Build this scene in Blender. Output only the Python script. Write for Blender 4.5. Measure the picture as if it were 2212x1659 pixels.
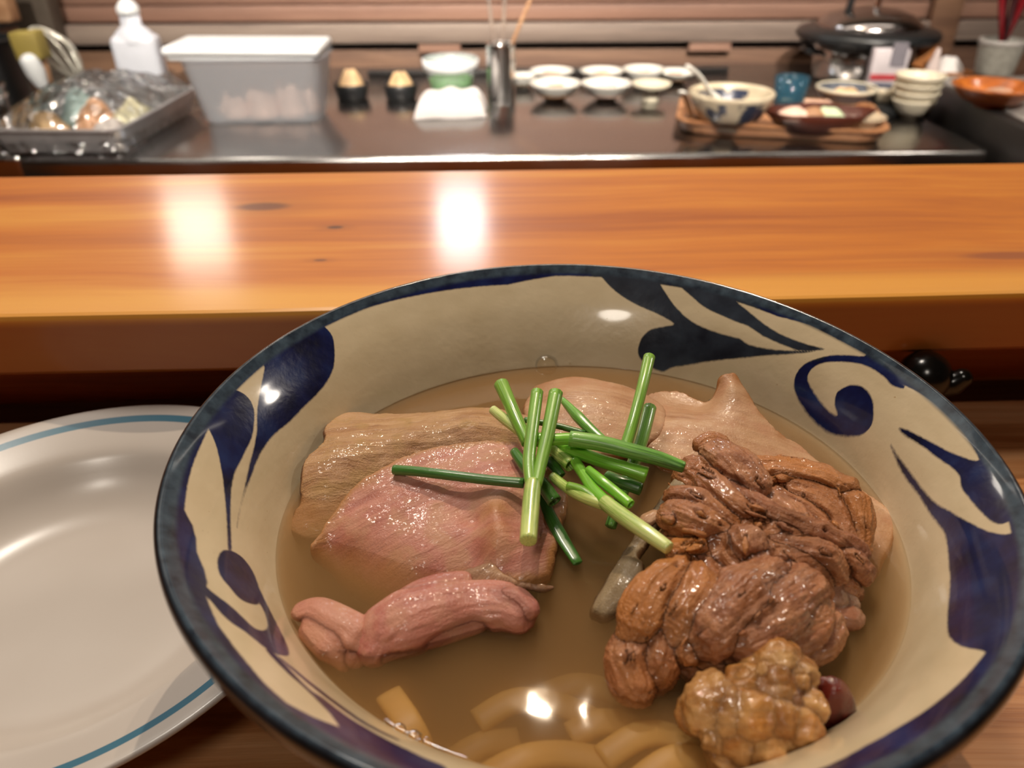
import bpy, bmesh, math, random
import numpy as np
from mathutils import Vector, Matrix, geometry
for _o in list(bpy.data.objects): bpy.data.objects.remove(_o)
S = bpy.context.scene; COL = S.collection
R_ = math.radians

# ------------------------------------------------------------------ camera
CAM_H = 0.2108; PITCH = R_(32.33); ROLL = R_(0.32); FPX = 1661.0
def _rot(p, r):
    cp, sp, cr, sr = math.cos(p), math.sin(p), math.cos(r), math.sin(r)
    rt = np.array([1, 0, 0.]); fw = np.array([0, cp, -sp]); dn = np.array([0, -sp, -cp])
    return np.c_[rt*cr+dn*sr, -rt*sr+dn*cr, fw]
CR = _rot(PITCH, ROLL); CC = np.array([0, 0, CAM_H])
cam = bpy.data.cameras.new('camera'); camo = bpy.data.objects.new('camera', cam); COL.objects.link(camo)
cam.sensor_width = 36; cam.sensor_fit = 'HORIZONTAL'; cam.lens = FPX/2212*36; cam.clip_start = .01
M = Matrix.Identity(4)
for i in range(3):
    M[i][0], M[i][1], M[i][2], M[i][3] = CR[i, 0], -CR[i, 1], -CR[i, 2], CC[i]
camo.matrix_world = M
cam.dof.use_dof = True; cam.dof.focus_distance = .232; cam.dof.aperture_fstop = 12.5
S.camera = camo
# ------------------------------------------------------------------ world, exposure, lamps
w = bpy.data.worlds.new('world'); S.world = w; w.use_nodes = True
w.node_tree.nodes['Background'].inputs[0].default_value = (1, .88, .76, 1)
w.node_tree.nodes['Background'].inputs[1].default_value = .05
S.view_settings.view_transform = 'Standard'; S.view_settings.look = 'None'
S.view_settings.gamma = 1; S.view_settings.use_curve_mapping = False
S.view_settings.exposure = 0.0
S.cycles.max_bounces = 10; S.cycles.transparent_max_bounces = 24; S.cycles.volume_bounces = 2
S.cycles.caustics_reflective = False; S.cycles.caustics_refractive = False
S.cycles.sample_clamp_indirect = 4; S.cycles.use_denoising = True
def area(name, loc, target, size, power, col, sy=None):
    l = bpy.data.lights.new(name, 'AREA'); l.energy = power; l.color = col
    l.shape = 'RECTANGLE' if sy else 'DISK'; l.size = size
    if sy: l.size_y = sy
    o = bpy.data.objects.new(name, l); COL.objects.link(o); o.location = loc
    o.rotation_euler = (Vector(target)-Vector(loc)).to_track_quat('-Z', 'Y').to_euler()
    return o
WARM = (1, .80, .58); NEUT = (1, .90, .78); COOL = (.92, .96, 1)
area('bar_spot_lamp', (.045, .86, 1.14), (.02, .2, 0), .017, 5.5, WARM)
area('bar_spot_lamp', (.125, .86, 1.14), (.02, .2, 0), .009, 1.4, WARM)
area('added_glow_panel', (-.84, .98, .84), (0, .5, .70), .60, .9, NEUT, .40)  # added unseen panel, its reflection imitates the bright patch on the white dish
area('ceiling_round_lamp', (-.35, .78, 1.70), (-.1, .35, 0), .30, 13, NEUT)
area('ceiling_round_lamp', (-.35, -1.0, 1.50), (-.1, .2, 0), .30, 6, NEUT)
for _x in (-.55, .0, .55):
    _o = area('added_kitchen_fill', (_x, -.55, 1.60), (_x, 1.55, 0), .10, 3.3, NEUT); _o.data.spread = R_(36)  # unseen lights added behind the camera as frontal fill for the kitchen
area('kitchen_tube_lamp', (-.115, 1.70, .575), (-.10, .9, 0), .11, 1.3, COOL, .15)
area('kitchen_tube_lamp', (-.70, 1.64, .56), (-.55, .9, 0), .13, 1.1, NEUT, .15)
area('added_fill_strip', (.0, 1.38, .70), (.0, 1.56, -.1), 2.2, 3.6, NEUT, .10)  # unseen strip light added to brighten the kitchen
area('added_sparkle_light', (1.25, .95, .78), (0, .2, .1), .13, 3.0, NEUT)  # unseen light added on the right for sparkles on the bowl glaze

# ------------------------------------------------------------------ measuring helpers
ZS = -.10                                            # height of the steel worktop (dining table top is 0)
def ray(u, v): return CR @ np.array([(u-1106)/FPX, (v-829.5)/FPX, 1])
def atz(u, v, z):
    d = ray(u, v); return CC + d*((z-CAM_H)/d[2])
def aty(u, v, y):
    d = ray(u, v); return CC + d*(y/d[1])
def mpp(p): return float(CR[:, 2] @ (np.asarray(p)-CC))/FPX          # metres per pixel there
def ztop(p, v):                                       # height at which the vertical through p reaches row v
    a = (v-829.5)/FPX; q = np.array([p[0], p[1], 0])-CC
    return float((a*(CR[:, 2] @ q)-CR[:, 1] @ q)/(CR[2, 1]-a*CR[2, 2]))
def srgb(r, g, b):
    f = lambda c: (c/255/12.92) if c/255 <= .04045 else ((c/255+.055)/1.055)**2.4
    return (f(r), f(g), f(b), 1)
# ------------------------------------------------------------------ noise
def _h(i, j, k, s):
    n = (i*374761393+j*668265263+k*2147483647+s*974711) & 0xffffffff
    n = ((n ^ (n >> 13))*1274126177) & 0xffffffff
    n = ((n ^ (n >> 15))*2246822519) & 0xffffffff
    return ((n ^ (n >> 16)) & 0xffff)/65535.0
def vn(p, s=0):
    p = np.asarray(p, float); i = np.floor(p).astype(np.int64); f = p-i; f = f*f*(3-2*f)
    r = 0
    for a in (0, 1):
        for b in (0, 1):
            for c in (0, 1):
                wt = (f[:, 0] if a else 1-f[:, 0])*(f[:, 1] if b else 1-f[:, 1])*(f[:, 2] if c else 1-f[:, 2])
                r = r+wt*_h(i[:, 0]+a, i[:, 1]+b, i[:, 2]+c, s)
    return r
def fbm(p, o=3, s=0):
    r = 0; a = .5; p = np.asarray(p, float)
    for k in range(o): r = r+a*(vn(p*2**k, s+k)-.5); a *= .5
    return r*2
# ------------------------------------------------------------------ objects
def tag(o, label=None, cat=None, group=None, kind=None):
    if label: o['label'] = label
    if cat: o['category'] = cat
    if group: o['group'] = group
    if kind: o['kind'] = kind
    return o
def empty(name, loc, label, cat, group=None):
    o = bpy.data.objects.new(name, None); COL.objects.link(o); o.location = Vector(loc); o.empty_display_size = .02
    return tag(o, label, cat, group)
def wpos(o):
    p = Vector(o.location)
    while o.parent: o = o.parent; p += Vector(o.location)
    return p
def mesh(name, vs, fs, mat, parent=None, origin=None, smooth=True, attrs=None):
    """vs in world coordinates; origin defaults to the parent's place or the base centre"""
    vs = np.asarray(vs, float)
    if origin is None:
        if parent is not None: origin = np.array(wpos(parent))
        else: origin = np.array([vs[:, 0].mean(), vs[:, 1].mean(), vs[:, 2].min()])
    me = bpy.data.meshes.new(name); me.from_pydata((vs-np.asarray(origin)).tolist(), [], fs); me.update()
    if smooth: me.polygons.foreach_set('use_smooth', [True]*len(me.polygons))
    for k, a in (attrs or {}).items():
        a = np.asarray(a, np.float32)
        if a.ndim == 1:
            at = me.attributes.new(k, 'FLOAT', 'POINT'); at.data.foreach_set('value', a)
        else:
            at = me.attributes.new(k, 'FLOAT_VECTOR', 'POINT'); at.data.foreach_set('vector', a.ravel())
    if isinstance(mat, (list, tuple)):
        for m in mat: me.materials.append(m)
    else: me.materials.append(mat)
    o = bpy.data.objects.new(name, me); COL.objects.link(o)
    o.location = Vector(origin) - (wpos(parent) if parent else Vector())
    if parent: o.parent = parent
    return o
def bm_obj(name, bm, mat, parent=None, smooth=False, origin=None):
    bm.verts.index_update(); vs = [v.co[:] for v in bm.verts]; fs = [[v.index for v in f.verts] for f in bm.faces]; bm.free()
    return mesh(name, vs, fs, mat, parent, origin, smooth)
def boxm(bm, c, s, rz=0, bev=0, seg=2, rx=0, ry=0):
    t = bmesh.new(); bmesh.ops.create_cube(t, size=1)
    bmesh.ops.scale(t, vec=s, verts=t.verts)
    if bev: bmesh.ops.bevel(t, geom=t.edges[:], offset=bev, segments=seg, affect='EDGES', profile=.5)
    m = Matrix.Translation(Vector(c)) @ Matrix.Rotation(rz, 4, 'Z') @ Matrix.Rotation(ry, 4, 'Y') @ Matrix.Rotation(rx, 4, 'X')
    bmesh.ops.transform(t, matrix=m, verts=t.verts)
    me = bpy.data.meshes.new('t'); t.to_mesh(me); t.free(); bm.from_mesh(me); bpy.data.meshes.remove(me)
    return bm
def box(name, c, s, mat, parent=None, rz=0, bev=0, seg=2, rx=0, ry=0):
    o = bm_obj(name, boxm(bmesh.new(), c, s, rz, bev, seg, rx, ry), mat, parent, bev > 0)
    return o
def lathe_m(prof, c, seg=48, sx=1, sy=1, fn=None):
    """prof: (r, z) list; closes poles where r == 0"""
    vs = []; fs = []; rings = []
    for r, z in prof:
        if r < 1e-6: rings.append([len(vs)]); vs.append((c[0], c[1], c[2]+z))
        else:
            st = len(vs)
            for k in range(seg):
                a = 2*math.pi*k/seg; q = fn(a, r, z) if fn else r
                vs.append((c[0]+q*math.cos(a)*sx, c[1]+q*math.sin(a)*sy, c[2]+z))
            rings.append(list(range(st, st+seg)))
    for A, B in zip(rings, rings[1:]):
        for k in range(seg):
            k2 = (k+1) % seg
            if len(A) == 1 and len(B) == 1: continue
            if len(A) == 1: fs.append((A[0], B[k], B[k2]))
            elif len(B) == 1: fs.append((A[k], B[0], A[k2]))
            else: fs.append((A[k], B[k], B[k2], A[k2]))
    return vs, fs
def lathe(name, prof, c, mat, parent=None, seg=48, **k):
    vs, fs = lathe_m(prof, c, seg, **k); return mesh(name, vs, fs, mat, parent)
def frames(pts):
    pts = np.asarray(pts, float); n = len(pts); T = np.gradient(pts, axis=0); T /= np.linalg.norm(T, axis=1)[:, None]+1e-12
    up = np.array([0, 0, 1.]) if abs(T[0][2]) < .9 else np.array([1., 0, 0])
    N = []; u = up-T[0]*(up@T[0]); u /= np.linalg.norm(u)
    for t in T:
        u = u-t*(u@t); u /= np.linalg.norm(u); N.append(u.copy())
    N = np.array(N); return T, N, np.cross(T, N)
def catmull(p, sub=6, closed=False):
    p = np.asarray(p, float); n = len(p); out = []
    rng = range(n if closed else n-1)
    for i in rng:
        if closed: a, b, c, d = p[i-1], p[i], p[(i+1) % n], p[(i+2) % n]
        else: a, b, c, d = p[max(i-1, 0)], p[i], p[i+1], p[min(i+2, n-1)]
        for k in range(sub):
            t = k/sub
            out.append(.5*(2*b+(c-a)*t+(2*a-5*b+4*c-d)*t*t+(3*b-a-3*c+d)*t**3))
    if not closed: out.append(p[-1])
    return np.array(out)
def tube_m(pts, rad, seg=12, flat=1.0, cap=True, round_end=False, base=0):
    pts = np.asarray(pts, float); rad = np.broadcast_to(np.asarray(rad, float), (len(pts),)).copy()
    if round_end:
        T, _, _ = frames(pts); P = []; Q = []
        for a in (0.15, .45, .8): P.append(pts[0]-T[0]*rad[0]*math.cos(a*math.pi/2)*.8); Q.append(rad[0]*math.sin(a*math.pi/2))
        P += list(pts); Q += list(rad)
        for a in (.8, .45, .15): P.append(pts[-1]+T[-1]*rad[-1]*math.cos(a*math.pi/2)*.8); Q.append(rad[-1]*math.sin(a*math.pi/2))
        pts, rad = np.array(P), np.array(Q)
    T, N, B = frames(pts); vs = []; fs = []
    for i in range(len(pts)):
        for k in range(seg):
            a = 2*math.pi*k/seg
            vs.append(pts[i]+rad[i]*(math.cos(a)*B[i]+math.sin(a)*N[i]*flat))
    for i in range(len(pts)-1):
        for k in range(seg):
            k2 = (k+1) % seg
            fs.append((base+i*seg+k, base+i*seg+k2, base+(i+1)*seg+k2, base+(i+1)*seg+k))
    if cap:
        fs.append(tuple(base+k for k in range(seg))[::-1]); fs.append(tuple(base+(len(pts)-1)*seg+k for k in range(seg)))
    return vs, fs
def tube(name, pts, rad, mat, parent=None, seg=12, **k):
    vs, fs = tube_m(pts, rad, seg, **k); return mesh(name, vs, fs, mat, parent)
def join_m(parts):
    V = []; F = []
    for vs, fs in parts:
        b = len(V); V += [tuple(v) for v in vs]; F += [tuple(i+b for i in f) for f in fs]
    return V, F
def copy_thing(o, loc, rz=None, label=None, scale=None):
    def cp(s, parent):
        c = s.copy(); COL.objects.link(c); c.parent = parent
        for ch in s.children: cp(ch, c)
        return c
    kids = list(o.children); c = o.copy(); COL.objects.link(c)
    for ch in kids: cp(ch, c)
    c.location = Vector(loc)
    if rz is not None: c.rotation_euler[2] = rz
    if scale: c.scale = scale
    if label: c['label'] = label
    return c
# ------------------------------------------------------------------ materials
class NT:
    def __init__(s, name):
        s.m = bpy.data.materials.new(name); s.m.use_nodes = True; s.t = s.m.node_tree; s.t.nodes.clear()
        s.out = s.n('ShaderNodeOutputMaterial')
    def n(s, typ, ins=None, **k):
        nd = s.t.nodes.new(typ)
        for a, b in k.items(): setattr(nd, a, b)
        for a, b in (ins or {}).items(): s.set(nd, a, b)
        return nd
    def set(s, nd, a, b):
        sk = nd.inputs[a]
        if isinstance(b, bpy.types.NodeSocket): s.t.links.new(b, sk)
        elif isinstance(b, bpy.types.Node): s.t.links.new(b.outputs[0], sk)
        else:
            if hasattr(sk.default_value, '__len__') and not hasattr(b, '__len__'): b = (b,)*len(sk.default_value)
            if hasattr(b, '__len__') and len(b) == 4 and len(sk.default_value) == 3: b = b[:3]
            sk.default_value = b
    def coord(s, kind='Object', scale=(1, 1, 1), loc=(0, 0, 0), rot=(0, 0, 0)):
        c = s.n('ShaderNodeTexCoord'); return s.n('ShaderNodeMapping', {0: c.outputs[kind], 1: loc, 2: rot, 3: scale})
    def attr(s, name, vec=False):
        a = s.n('ShaderNodeAttribute', attribute_name=name); return a.outputs['Vector' if vec else 'Fac']
    def noise(s, vec, scale, detail=3, rough=.5, dist=0):
        return s.n('ShaderNodeTexNoise', {'Vector': vec, 'Scale': scale, 'Detail': detail, 'Roughness': rough, 'Distortion': dist}).outputs[0]
    def ramp(s, fac, stops, interp='LINEAR'):
        r = s.n('ShaderNodeValToRGB', {0: fac}); r.color_ramp.interpolation = interp; e = r.color_ramp.elements
        while len(e) < len(stops): e.new(.5)
        for k, (p, c) in zip(e, stops): k.position = p; k.color = c if hasattr(c, '__len__') else (c, c, c, 1)
        return r.outputs[0]
    def math(s, op, a, b=0, c=None):
        ins = {0: a, 1: b}
        if c is not None: ins[2] = c
        return s.n('ShaderNodeMath', ins, operation=op).outputs[0]
    def mix(s, f, a, b, blend='MIX'):
        return s.n('ShaderNodeMix', {0: f, 6: a, 7: b}, data_type='RGBA', blend_type=blend).outputs[2]
    def mapr(s, v, a, b, c=0, d=1, smooth=True):
        return s.n('ShaderNodeMapRange', {0: v, 1: a, 2: b, 3: c, 4: d}, interpolation_type='SMOOTHSTEP' if smooth else 'LINEAR').outputs[0]
    def bump(s, h, strength=.3, dist=.001, normal=None):
        ins = {'Height': h, 'Strength': strength, 'Distance': dist}
        if normal: ins['Normal'] = normal
        return s.n('ShaderNodeBump', ins).outputs[0]
    def pbr(s, col, rough=.5, **k):
        ins = {'Base Color': col, 'Roughness': rough}; ins.update(k)
        b = s.n('ShaderNodeBsdfPrincipled', ins); s.t.links.new(b.outputs[0], s.out.inputs[0]); return s.m
def plain(name, col, rough=.5, var=.12, vs=40, **k):
    t = NT(name); c = t.coord()
    dark = tuple(x*(1-var) for x in col[:3])+(1,); lite = tuple(min(1, x*(1+var)) for x in col[:3])+(1,)
    return t.pbr(t.ramp(t.noise(c, vs, 4), [(.3, dark), (.7, lite)]), rough, **k)
def wood(name, cols, grain=(2, 45, 45), rough=.4, knots=(), bump=.08, coat=0, warp=.3, coat_rough=.15, fine=1.0, sap=None):
    """grain runs along object X; cols: dark, mid, light"""
    t = NT(name); c0 = t.n('ShaderNodeTexCoord').outputs['Object']
    big = t.noise(c0, 3.0, 2)
    off = t.n('ShaderNodeVectorMath', {0: (0, 1, 1), 3: t.math('MULTIPLY', big, warp*.1)}, operation='SCALE')
    cc = t.n('ShaderNodeVectorMath', {0: c0, 1: off}, operation='ADD')
    mp = t.n('ShaderNodeMapping', {0: cc, 3: grain})
    n1 = t.noise(mp, 1.0, 5, .6)
    mp2 = t.n('ShaderNodeMapping', {0: cc, 3: tuple(g*m for g, m in zip(grain, (1.5, 9, 9)))})
    n2 = t.noise(mp2, 1.0, 3, .6)
    f = t.math('ADD', t.math('MULTIPLY', n1, .8), t.math('MULTIPLY', n2, .22*fine))
    col = t.ramp(f, [(.36, cols[0]), (.5, cols[1]), (.66, cols[2])])
    if sap:
        yv = t.math('ADD', t.n('ShaderNodeSeparateXYZ', {0: c0}).outputs[1], t.math('MULTIPLY', t.math('SUBTRACT', n1, .5), .03))
        zt_ = t.n('ShaderNodeSeparateXYZ', {0: c0}).outputs[2]
        col = t.mix(t.math('MULTIPLY', t.mapr(yv, sap[0], sap[1], 0, .75), t.mapr(zt_, sap[3]-.004, sap[3]-.001)), col, sap[2])
        col = t.mix(t.mapr(zt_, sap[3]-.001, sap[3]-.006, 0, .8), col, sap[4])
    for (kx, ky, rx, ry, kc, amt) in knots:
        q = t.n('ShaderNodeMapping', {0: t.n('ShaderNodeVectorMath', {0: c0, 1: (kx, ky, 0)}, operation='SUBTRACT'), 3: (1/rx, 1/ry, 0)})
        d = t.n('ShaderNodeVectorMath', {0: q}, operation='LENGTH').outputs['Value']
        d = t.math('ADD', d, t.math('MULTIPLY', t.math('SUBTRACT', n1, .5), .9))
        col = t.mix(t.mapr(d, 1.15, .55, 0, amt), col, kc)
        halo = t.mapr(d, 3.2, .9, 0, amt*.35)
        col = t.mix(halo, col, tuple(.55*a+.45*b for a, b in zip(cols[0], kc)))
    ins = {'Normal': t.bump(t.math('ADD', n2, n1), bump, .002)}
    if coat: ins.update({'Coat Weight': coat, 'Coat Roughness': coat_rough})
    return t.pbr(col, rough, **ins)
def metal(name, col=(.62, .61, .59, 1), rough=.22, brushed=(1, 60, 1)):
    t = NT(name); c = t.coord(scale=brushed); n = t.noise(c, 8, 4)
    return t.pbr(col, t.mapr(n, .3, .7, rough*.75, rough*1.3), Metallic=1.0, Normal=t.bump(n, .05, .001))

# ------------------------------------------------------------------ the room
YAW = R_(1.7)
M_plaster = plain('plaster', srgb(150, 138, 122), .9)
M_room = plain('dim_wood_panelling', srgb(112, 84, 62), .7)
M_floor = plain('floor_concrete', srgb(92, 84, 76), .7)
M_dark = plain('dark_void', srgb(26, 22, 20), .6)
M_plank = wood('wall_plank_wood', (srgb(122, 92, 78), srgb(142, 108, 92), srgb(158, 124, 106)), (1.0, 14, 14), .55)
M_rail = wood('rail_wood', (srgb(108, 94, 86), srgb(132, 116, 106), srgb(150, 134, 122)), (1.5, 25, 25), .5)
M_low = wood('low_board_wood', (srgb(84, 60, 48), srgb(116, 86, 68), srgb(142, 108, 84)), (1.5, 20, 20), .55)
YW = 1.82
def st(o): return tag(o, kind='structure')
st(box('floor', (0, 0, -.745), (6, 5.6, .05), M_floor))
st(box('ceiling', (0, 0, 1.78), (6, 5.6, .06), M_room))
wb = st(box('wall_back', (0, YW+.10, .5), (6, .10, 2.55), M_dark))
st(box('wall_left', (-2.6, 0, .5), (.1, 5.4, 2.5), M_room))
st(box('wall_right', (2.6, 0, .5), (.1, 5.4, 2.5), M_room))
st(box('wall_front', (0, -2.4, .5), (6, .1, 2.5), M_room))
mid = np.array([0, YW, 0])
z150, z106, z91, z48, z14 = [ztop(mid, v) for v in (158, 106, 91, 48, 8)]
def plank(nm, za, zb, y0, mat, xa=-2.4, xb=2.4):
    return box(nm, ((xa+xb)/2, y0, (za+zb)/2), (xb-xa, .03, zb-za), mat, wb, 0, .003)
plank('plank', z150-.10, z106, YW+.025, M_low)
plank('rail', z91, z48-.001, YW-.0, M_rail)
zz = z48+.001; hs = [z14-z48-.002, .085, .09, .085, .09, .085]
for i, h in enumerate(hs):
    plank('plank', zz, zz+h-.002, YW+.032, M_plank); zz += h
box('plaster_panel', (0, YW+.045, (zz+1.75)/2), (4.8, .02, 1.75-zz), M_plaster, wb)
for u in (950, 1532):
    c = aty(u, 97, YW); box('spacer_block', (c[0], YW+.005, (z91+z106)/2), (.092, .03, z91-z106+.012), M_plank, wb, 0, .002)
cpost = aty(74, 30, YW-.05); box('post', (cpost[0], YW-.035, .55), (.075, .05, 1.6), plain('post_grey', srgb(92, 82, 72), .6), wb, 0, .004)
cpost = aty(2010, 60, YW-.03); box('post', (cpost[0]+.035, YW-.008, .2), (.06, .025, .6), M_low, wb, 0, .003)

# ------------------------------------------------------------------ dining table and ledge
M_table = wood('table_wood', (srgb(152, 94, 52), srgb(190, 132, 84), srgb(212, 160, 114)), (4, 70, 70), .38, bump=.12, coat=.25, coat_rough=.25)
tb = empty('dining_table', (0, .02, -.03), 'wide brown wooden counter table carrying the noodle bowl and white dish', 'table')
box('table_top', (0, -.03, -.018), (2.4, .68, .036), M_table, tb, YAW, .003)
for sx in (-1.1, 1.1):
    for y in (-.3, .18): box('leg', (sx, y, -.377), (.07, .07, .68), M_table, tb, 0, .004)
knots = []
NA, NB = np.array([-.2045, .2746]), np.array([.2142, .2913]); FA, FB = np.array([-.3087, .4608]), np.array([.3196, .4776])
LZ = .0700; LC = np.array([0, .3760]); LY = R_(1.93)
def loc_(u, v):
    p = atz(u, v, LZ)[:2]-LC; c, s = math.cos(-LY), math.sin(-LY); return p[0]*c-p[1]*s, p[0]*s+p[1]*c
KB = srgb(84, 42, 20); KD = srgb(44, 22, 14)
for u, v, rx, ry, kc, am in ((568, 446, .016, .0075, KB, .85), (724, 491, .0045, .0022, KD, .95), (692, 562, .0035, .0014, KB, .8), (2185, 552, .026, .005, srgb(140, 74, 44), .75), (1230, 488, .02, .003, srgb(170, 92, 40), .5)):
    x, y = loc_(u, v); knots.append((x, y, rx, ry, kc, am))
M_ledge = wood('varnished_pine', (srgb(172, 88, 14), srgb(206, 120, 26), srgb(228, 158, 58)), (1.6, 22, 22), .5, knots, .02, coat=.45, warp=.5, coat_rough=.17, fine=.8, sap=(-.062, -.079, srgb(232, 166, 62), LZ, srgb(138, 66, 18)))
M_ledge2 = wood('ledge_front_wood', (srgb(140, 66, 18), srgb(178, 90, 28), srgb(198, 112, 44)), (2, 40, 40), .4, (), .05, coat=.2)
lg = empty('serving_ledge', (LC[0], LC[1], 0), 'raised varnished orange pine ledge with dark knots running behind the bowl', 'counter')
def loc2(p): p = np.asarray(p)-LC; c, s = math.cos(-LY), math.sin(-LY); return np.array([p[0]*c-p[1]*s, p[0]*s+p[1]*c])
def lin(a, b, x): a, b = loc2(a), loc2(b); t = (x-a[0])/(b[0]-a[0]); return a[1]+t*(b[1]-a[1])
bm = bmesh.new(); sec = []
rg = random.Random(3)
xs = np.linspace(-1.25, 1.25, 101)
prof = lambda yn, yf: [(yn+.0015, LZ-.028), (yn, LZ-.026), (yn, LZ-.0022), (yn+.0007, LZ-.0006), (yn+.0024, LZ), (yf-.003, LZ), (yf-.0006, LZ-.0008), (yf, LZ-.003), (yf, LZ-.028)]
vs = []; fs = []
for i, x in enumerate(xs):
    j = .0009*fbm([[x*9, 1, 2]], 3, 5)[0]
    for (y, z) in prof(lin(NA, NB, x)+j, lin(FA, FB, x)): vs.append((x, y, z))
for i in range(len(xs)-1):
    for k in range(9):
        k2 = (k+1) % 9; fs.append((i*9+k, (i+1)*9+k, (i+1)*9+k2, i*9+k2))
fs += [tuple(range(9))[::-1], tuple(range((len(xs)-1)*9, len(xs)*9))]
vs = np.array(vs); c, s = math.cos(LY), math.sin(LY)
top = mesh('ledge_board', vs, fs, M_ledge, None, (0, 0, 0), smooth=False); top.parent = lg
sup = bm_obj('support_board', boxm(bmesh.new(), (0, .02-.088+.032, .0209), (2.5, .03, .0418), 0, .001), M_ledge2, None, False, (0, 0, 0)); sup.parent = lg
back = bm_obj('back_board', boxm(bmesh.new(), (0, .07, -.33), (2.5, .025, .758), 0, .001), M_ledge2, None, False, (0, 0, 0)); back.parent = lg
lg.rotation_euler[2] = LY

# ------------------------------------------------------------------ steel kitchen counters
M_steel = metal('brushed_steel', (.47, .455, .445, 1), .2, (1, 30, 1)); M_steeld = metal('dark_steel', (.25, .24, .235, 1), .3)
M_chrome = metal('polished_steel', (.75, .74, .73, 1), .1, (1, 1, 1))
wk = empty('steel_worktop', (0, 1.3, -.72), 'long brushed steel kitchen worktop with rounded front edge behind the ledge', 'worktop')
pL = atz(36, 349, ZS); pR = atz(2140, 326, ZS); yf = lambda x: pL[1]+(x-pL[0])*math.tan(R_(1.2))
ang = math.atan2(pR[1]-pL[1], pR[0]-pL[0])
cx_, L_ = (pL[0]+pR[0])/2, (pR[0]-pL[0]); cy_ = (pL[1]+pR[1])/2
D_ = 1.80-cy_
nrm = np.array([-math.sin(ang), math.cos(ang)])
def onworktop(dx, dy): return np.array([cx_, cy_])+nrm*dy+np.array([math.cos(ang), math.sin(ang)])*dx
q = onworktop(0, D_/2); box('top_slab', (q[0], q[1], ZS-.019), (L_, D_, .038), M_steel, wk, ang, .007, 3)
q = onworktop(0, .33); box('cabinet', (q[0], q[1], -.43), (L_-.03, .58, .58), M_steeld, wk, ang, .004)
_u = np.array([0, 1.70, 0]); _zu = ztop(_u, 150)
box('dark_reflection_strip', (.08, 1.705, (ZS+_zu)/2), (2.0*abs(atz(1690, 200, ZS)[0])/1.35, .02, _zu-ZS), plain('painted_dark_reflection', srgb(24, 21, 20), .45), wk, ang, .003)  # added black strip, stands in for the dark reflection low on the steel
a = atz(14, 322, ZS+.0); lw = empty('side_unit', (a[0]-.2, 1.4, -.72), 'separate steel unit at the far left beyond a dark gap', 'worktop')
box('top_slab', (pL[0]-.32-.012, cy_+.33+.02, ZS-.0255), (.62, .66, .05), M_steel, lw, ang, .012, 4)
box('cabinet', (pL[0]-.34, cy_+.36, -.44), (.56, .56, .56), M_steeld, lw, ang, .004)
# right counter
e1 = atz(2156, 323, ZS); e2 = atz(2024, 250, ZS); zr = ztop(e1, 259)
dirv = (e2-e1)[:2]; ra = math.atan2(dirv[1], dirv[0])-math.pi/2
M_stone = plain('grey_stone', srgb(150, 146, 142), .35, .2, 30); M_blk = plain('black_edge', srgb(34, 32, 31), .45)
rc = empty('stone_side_counter', (e1[0]+.4, 1.4, -.72), 'grey stone counter with black edge on the right, one step above the steel', 'counter')
def rcb(nm, dx, dy, wx, wy, za, zb, m, bev=.003):
    c, s = math.cos(ra), math.sin(ra); x = e1[0]+dx*c-dy*s; y = e1[1]+dx*s+dy*c
    return box(nm, (x, y, (za+zb)/2), (wx, wy, zb-za), m, rc, ra, bev)
EL = float(np.linalg.norm((e2-e1)[:2]))+.11; RY = EL/2-.12
rcb('black_trim', .011, RY, .022, EL+.24, ZS-.06, zr, M_blk); rcb('stone_top', .423, RY, .80, EL+.24, zr-.04, zr+.001, M_stone, .002)
rcb('cabinet', .43, RY, .78, EL+.2, -.72, zr-.041, M_blk)

# ------------------------------------------------------------------ the bowl
RR = .105; BX, BY, BZ = .1727*RR, 1.6027*RR, .87*RR
def gfun(t): return 1-.0057*np.cos(2*t)-.0064*np.sin(2*t)-.0015*np.cos(3*t)-.0082*np.sin(3*t)
def wfun(t): return .9899+.0337*np.cos(t)+.0341*np.cos(2*t)-.0011*np.sin(t)
def rfac(t, z):
    k = np.clip(-np.asarray(z)/.29, 0, 1); return gfun(t)+k*(wfun(t)-gfun(t))
PIN = [(0, -.72), (.2, -.71), (.45, -.66), (.62, -.56), (.75, -.42), (.81, -.29), (.85, -.20), (.895, -.12), (.94, -.062), (.975, -.022), (1.0, 0.0)]
POUT = [(1.0, 0), (1.012, -.004), (1.020, -.018), (1.020, -.05), (1.004, -.092), (.968, -.145), (.920, -.215), (.875, -.29), (.80, -.42), (.685, -.57), (.56, -.68), (.485, -.74), (.475, -.80), (.47, -.868), (.455, -.87), (.415, -.87), (.40, -.86), (.39, -.80), (.2, -.79), (0, -.785)]
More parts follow.
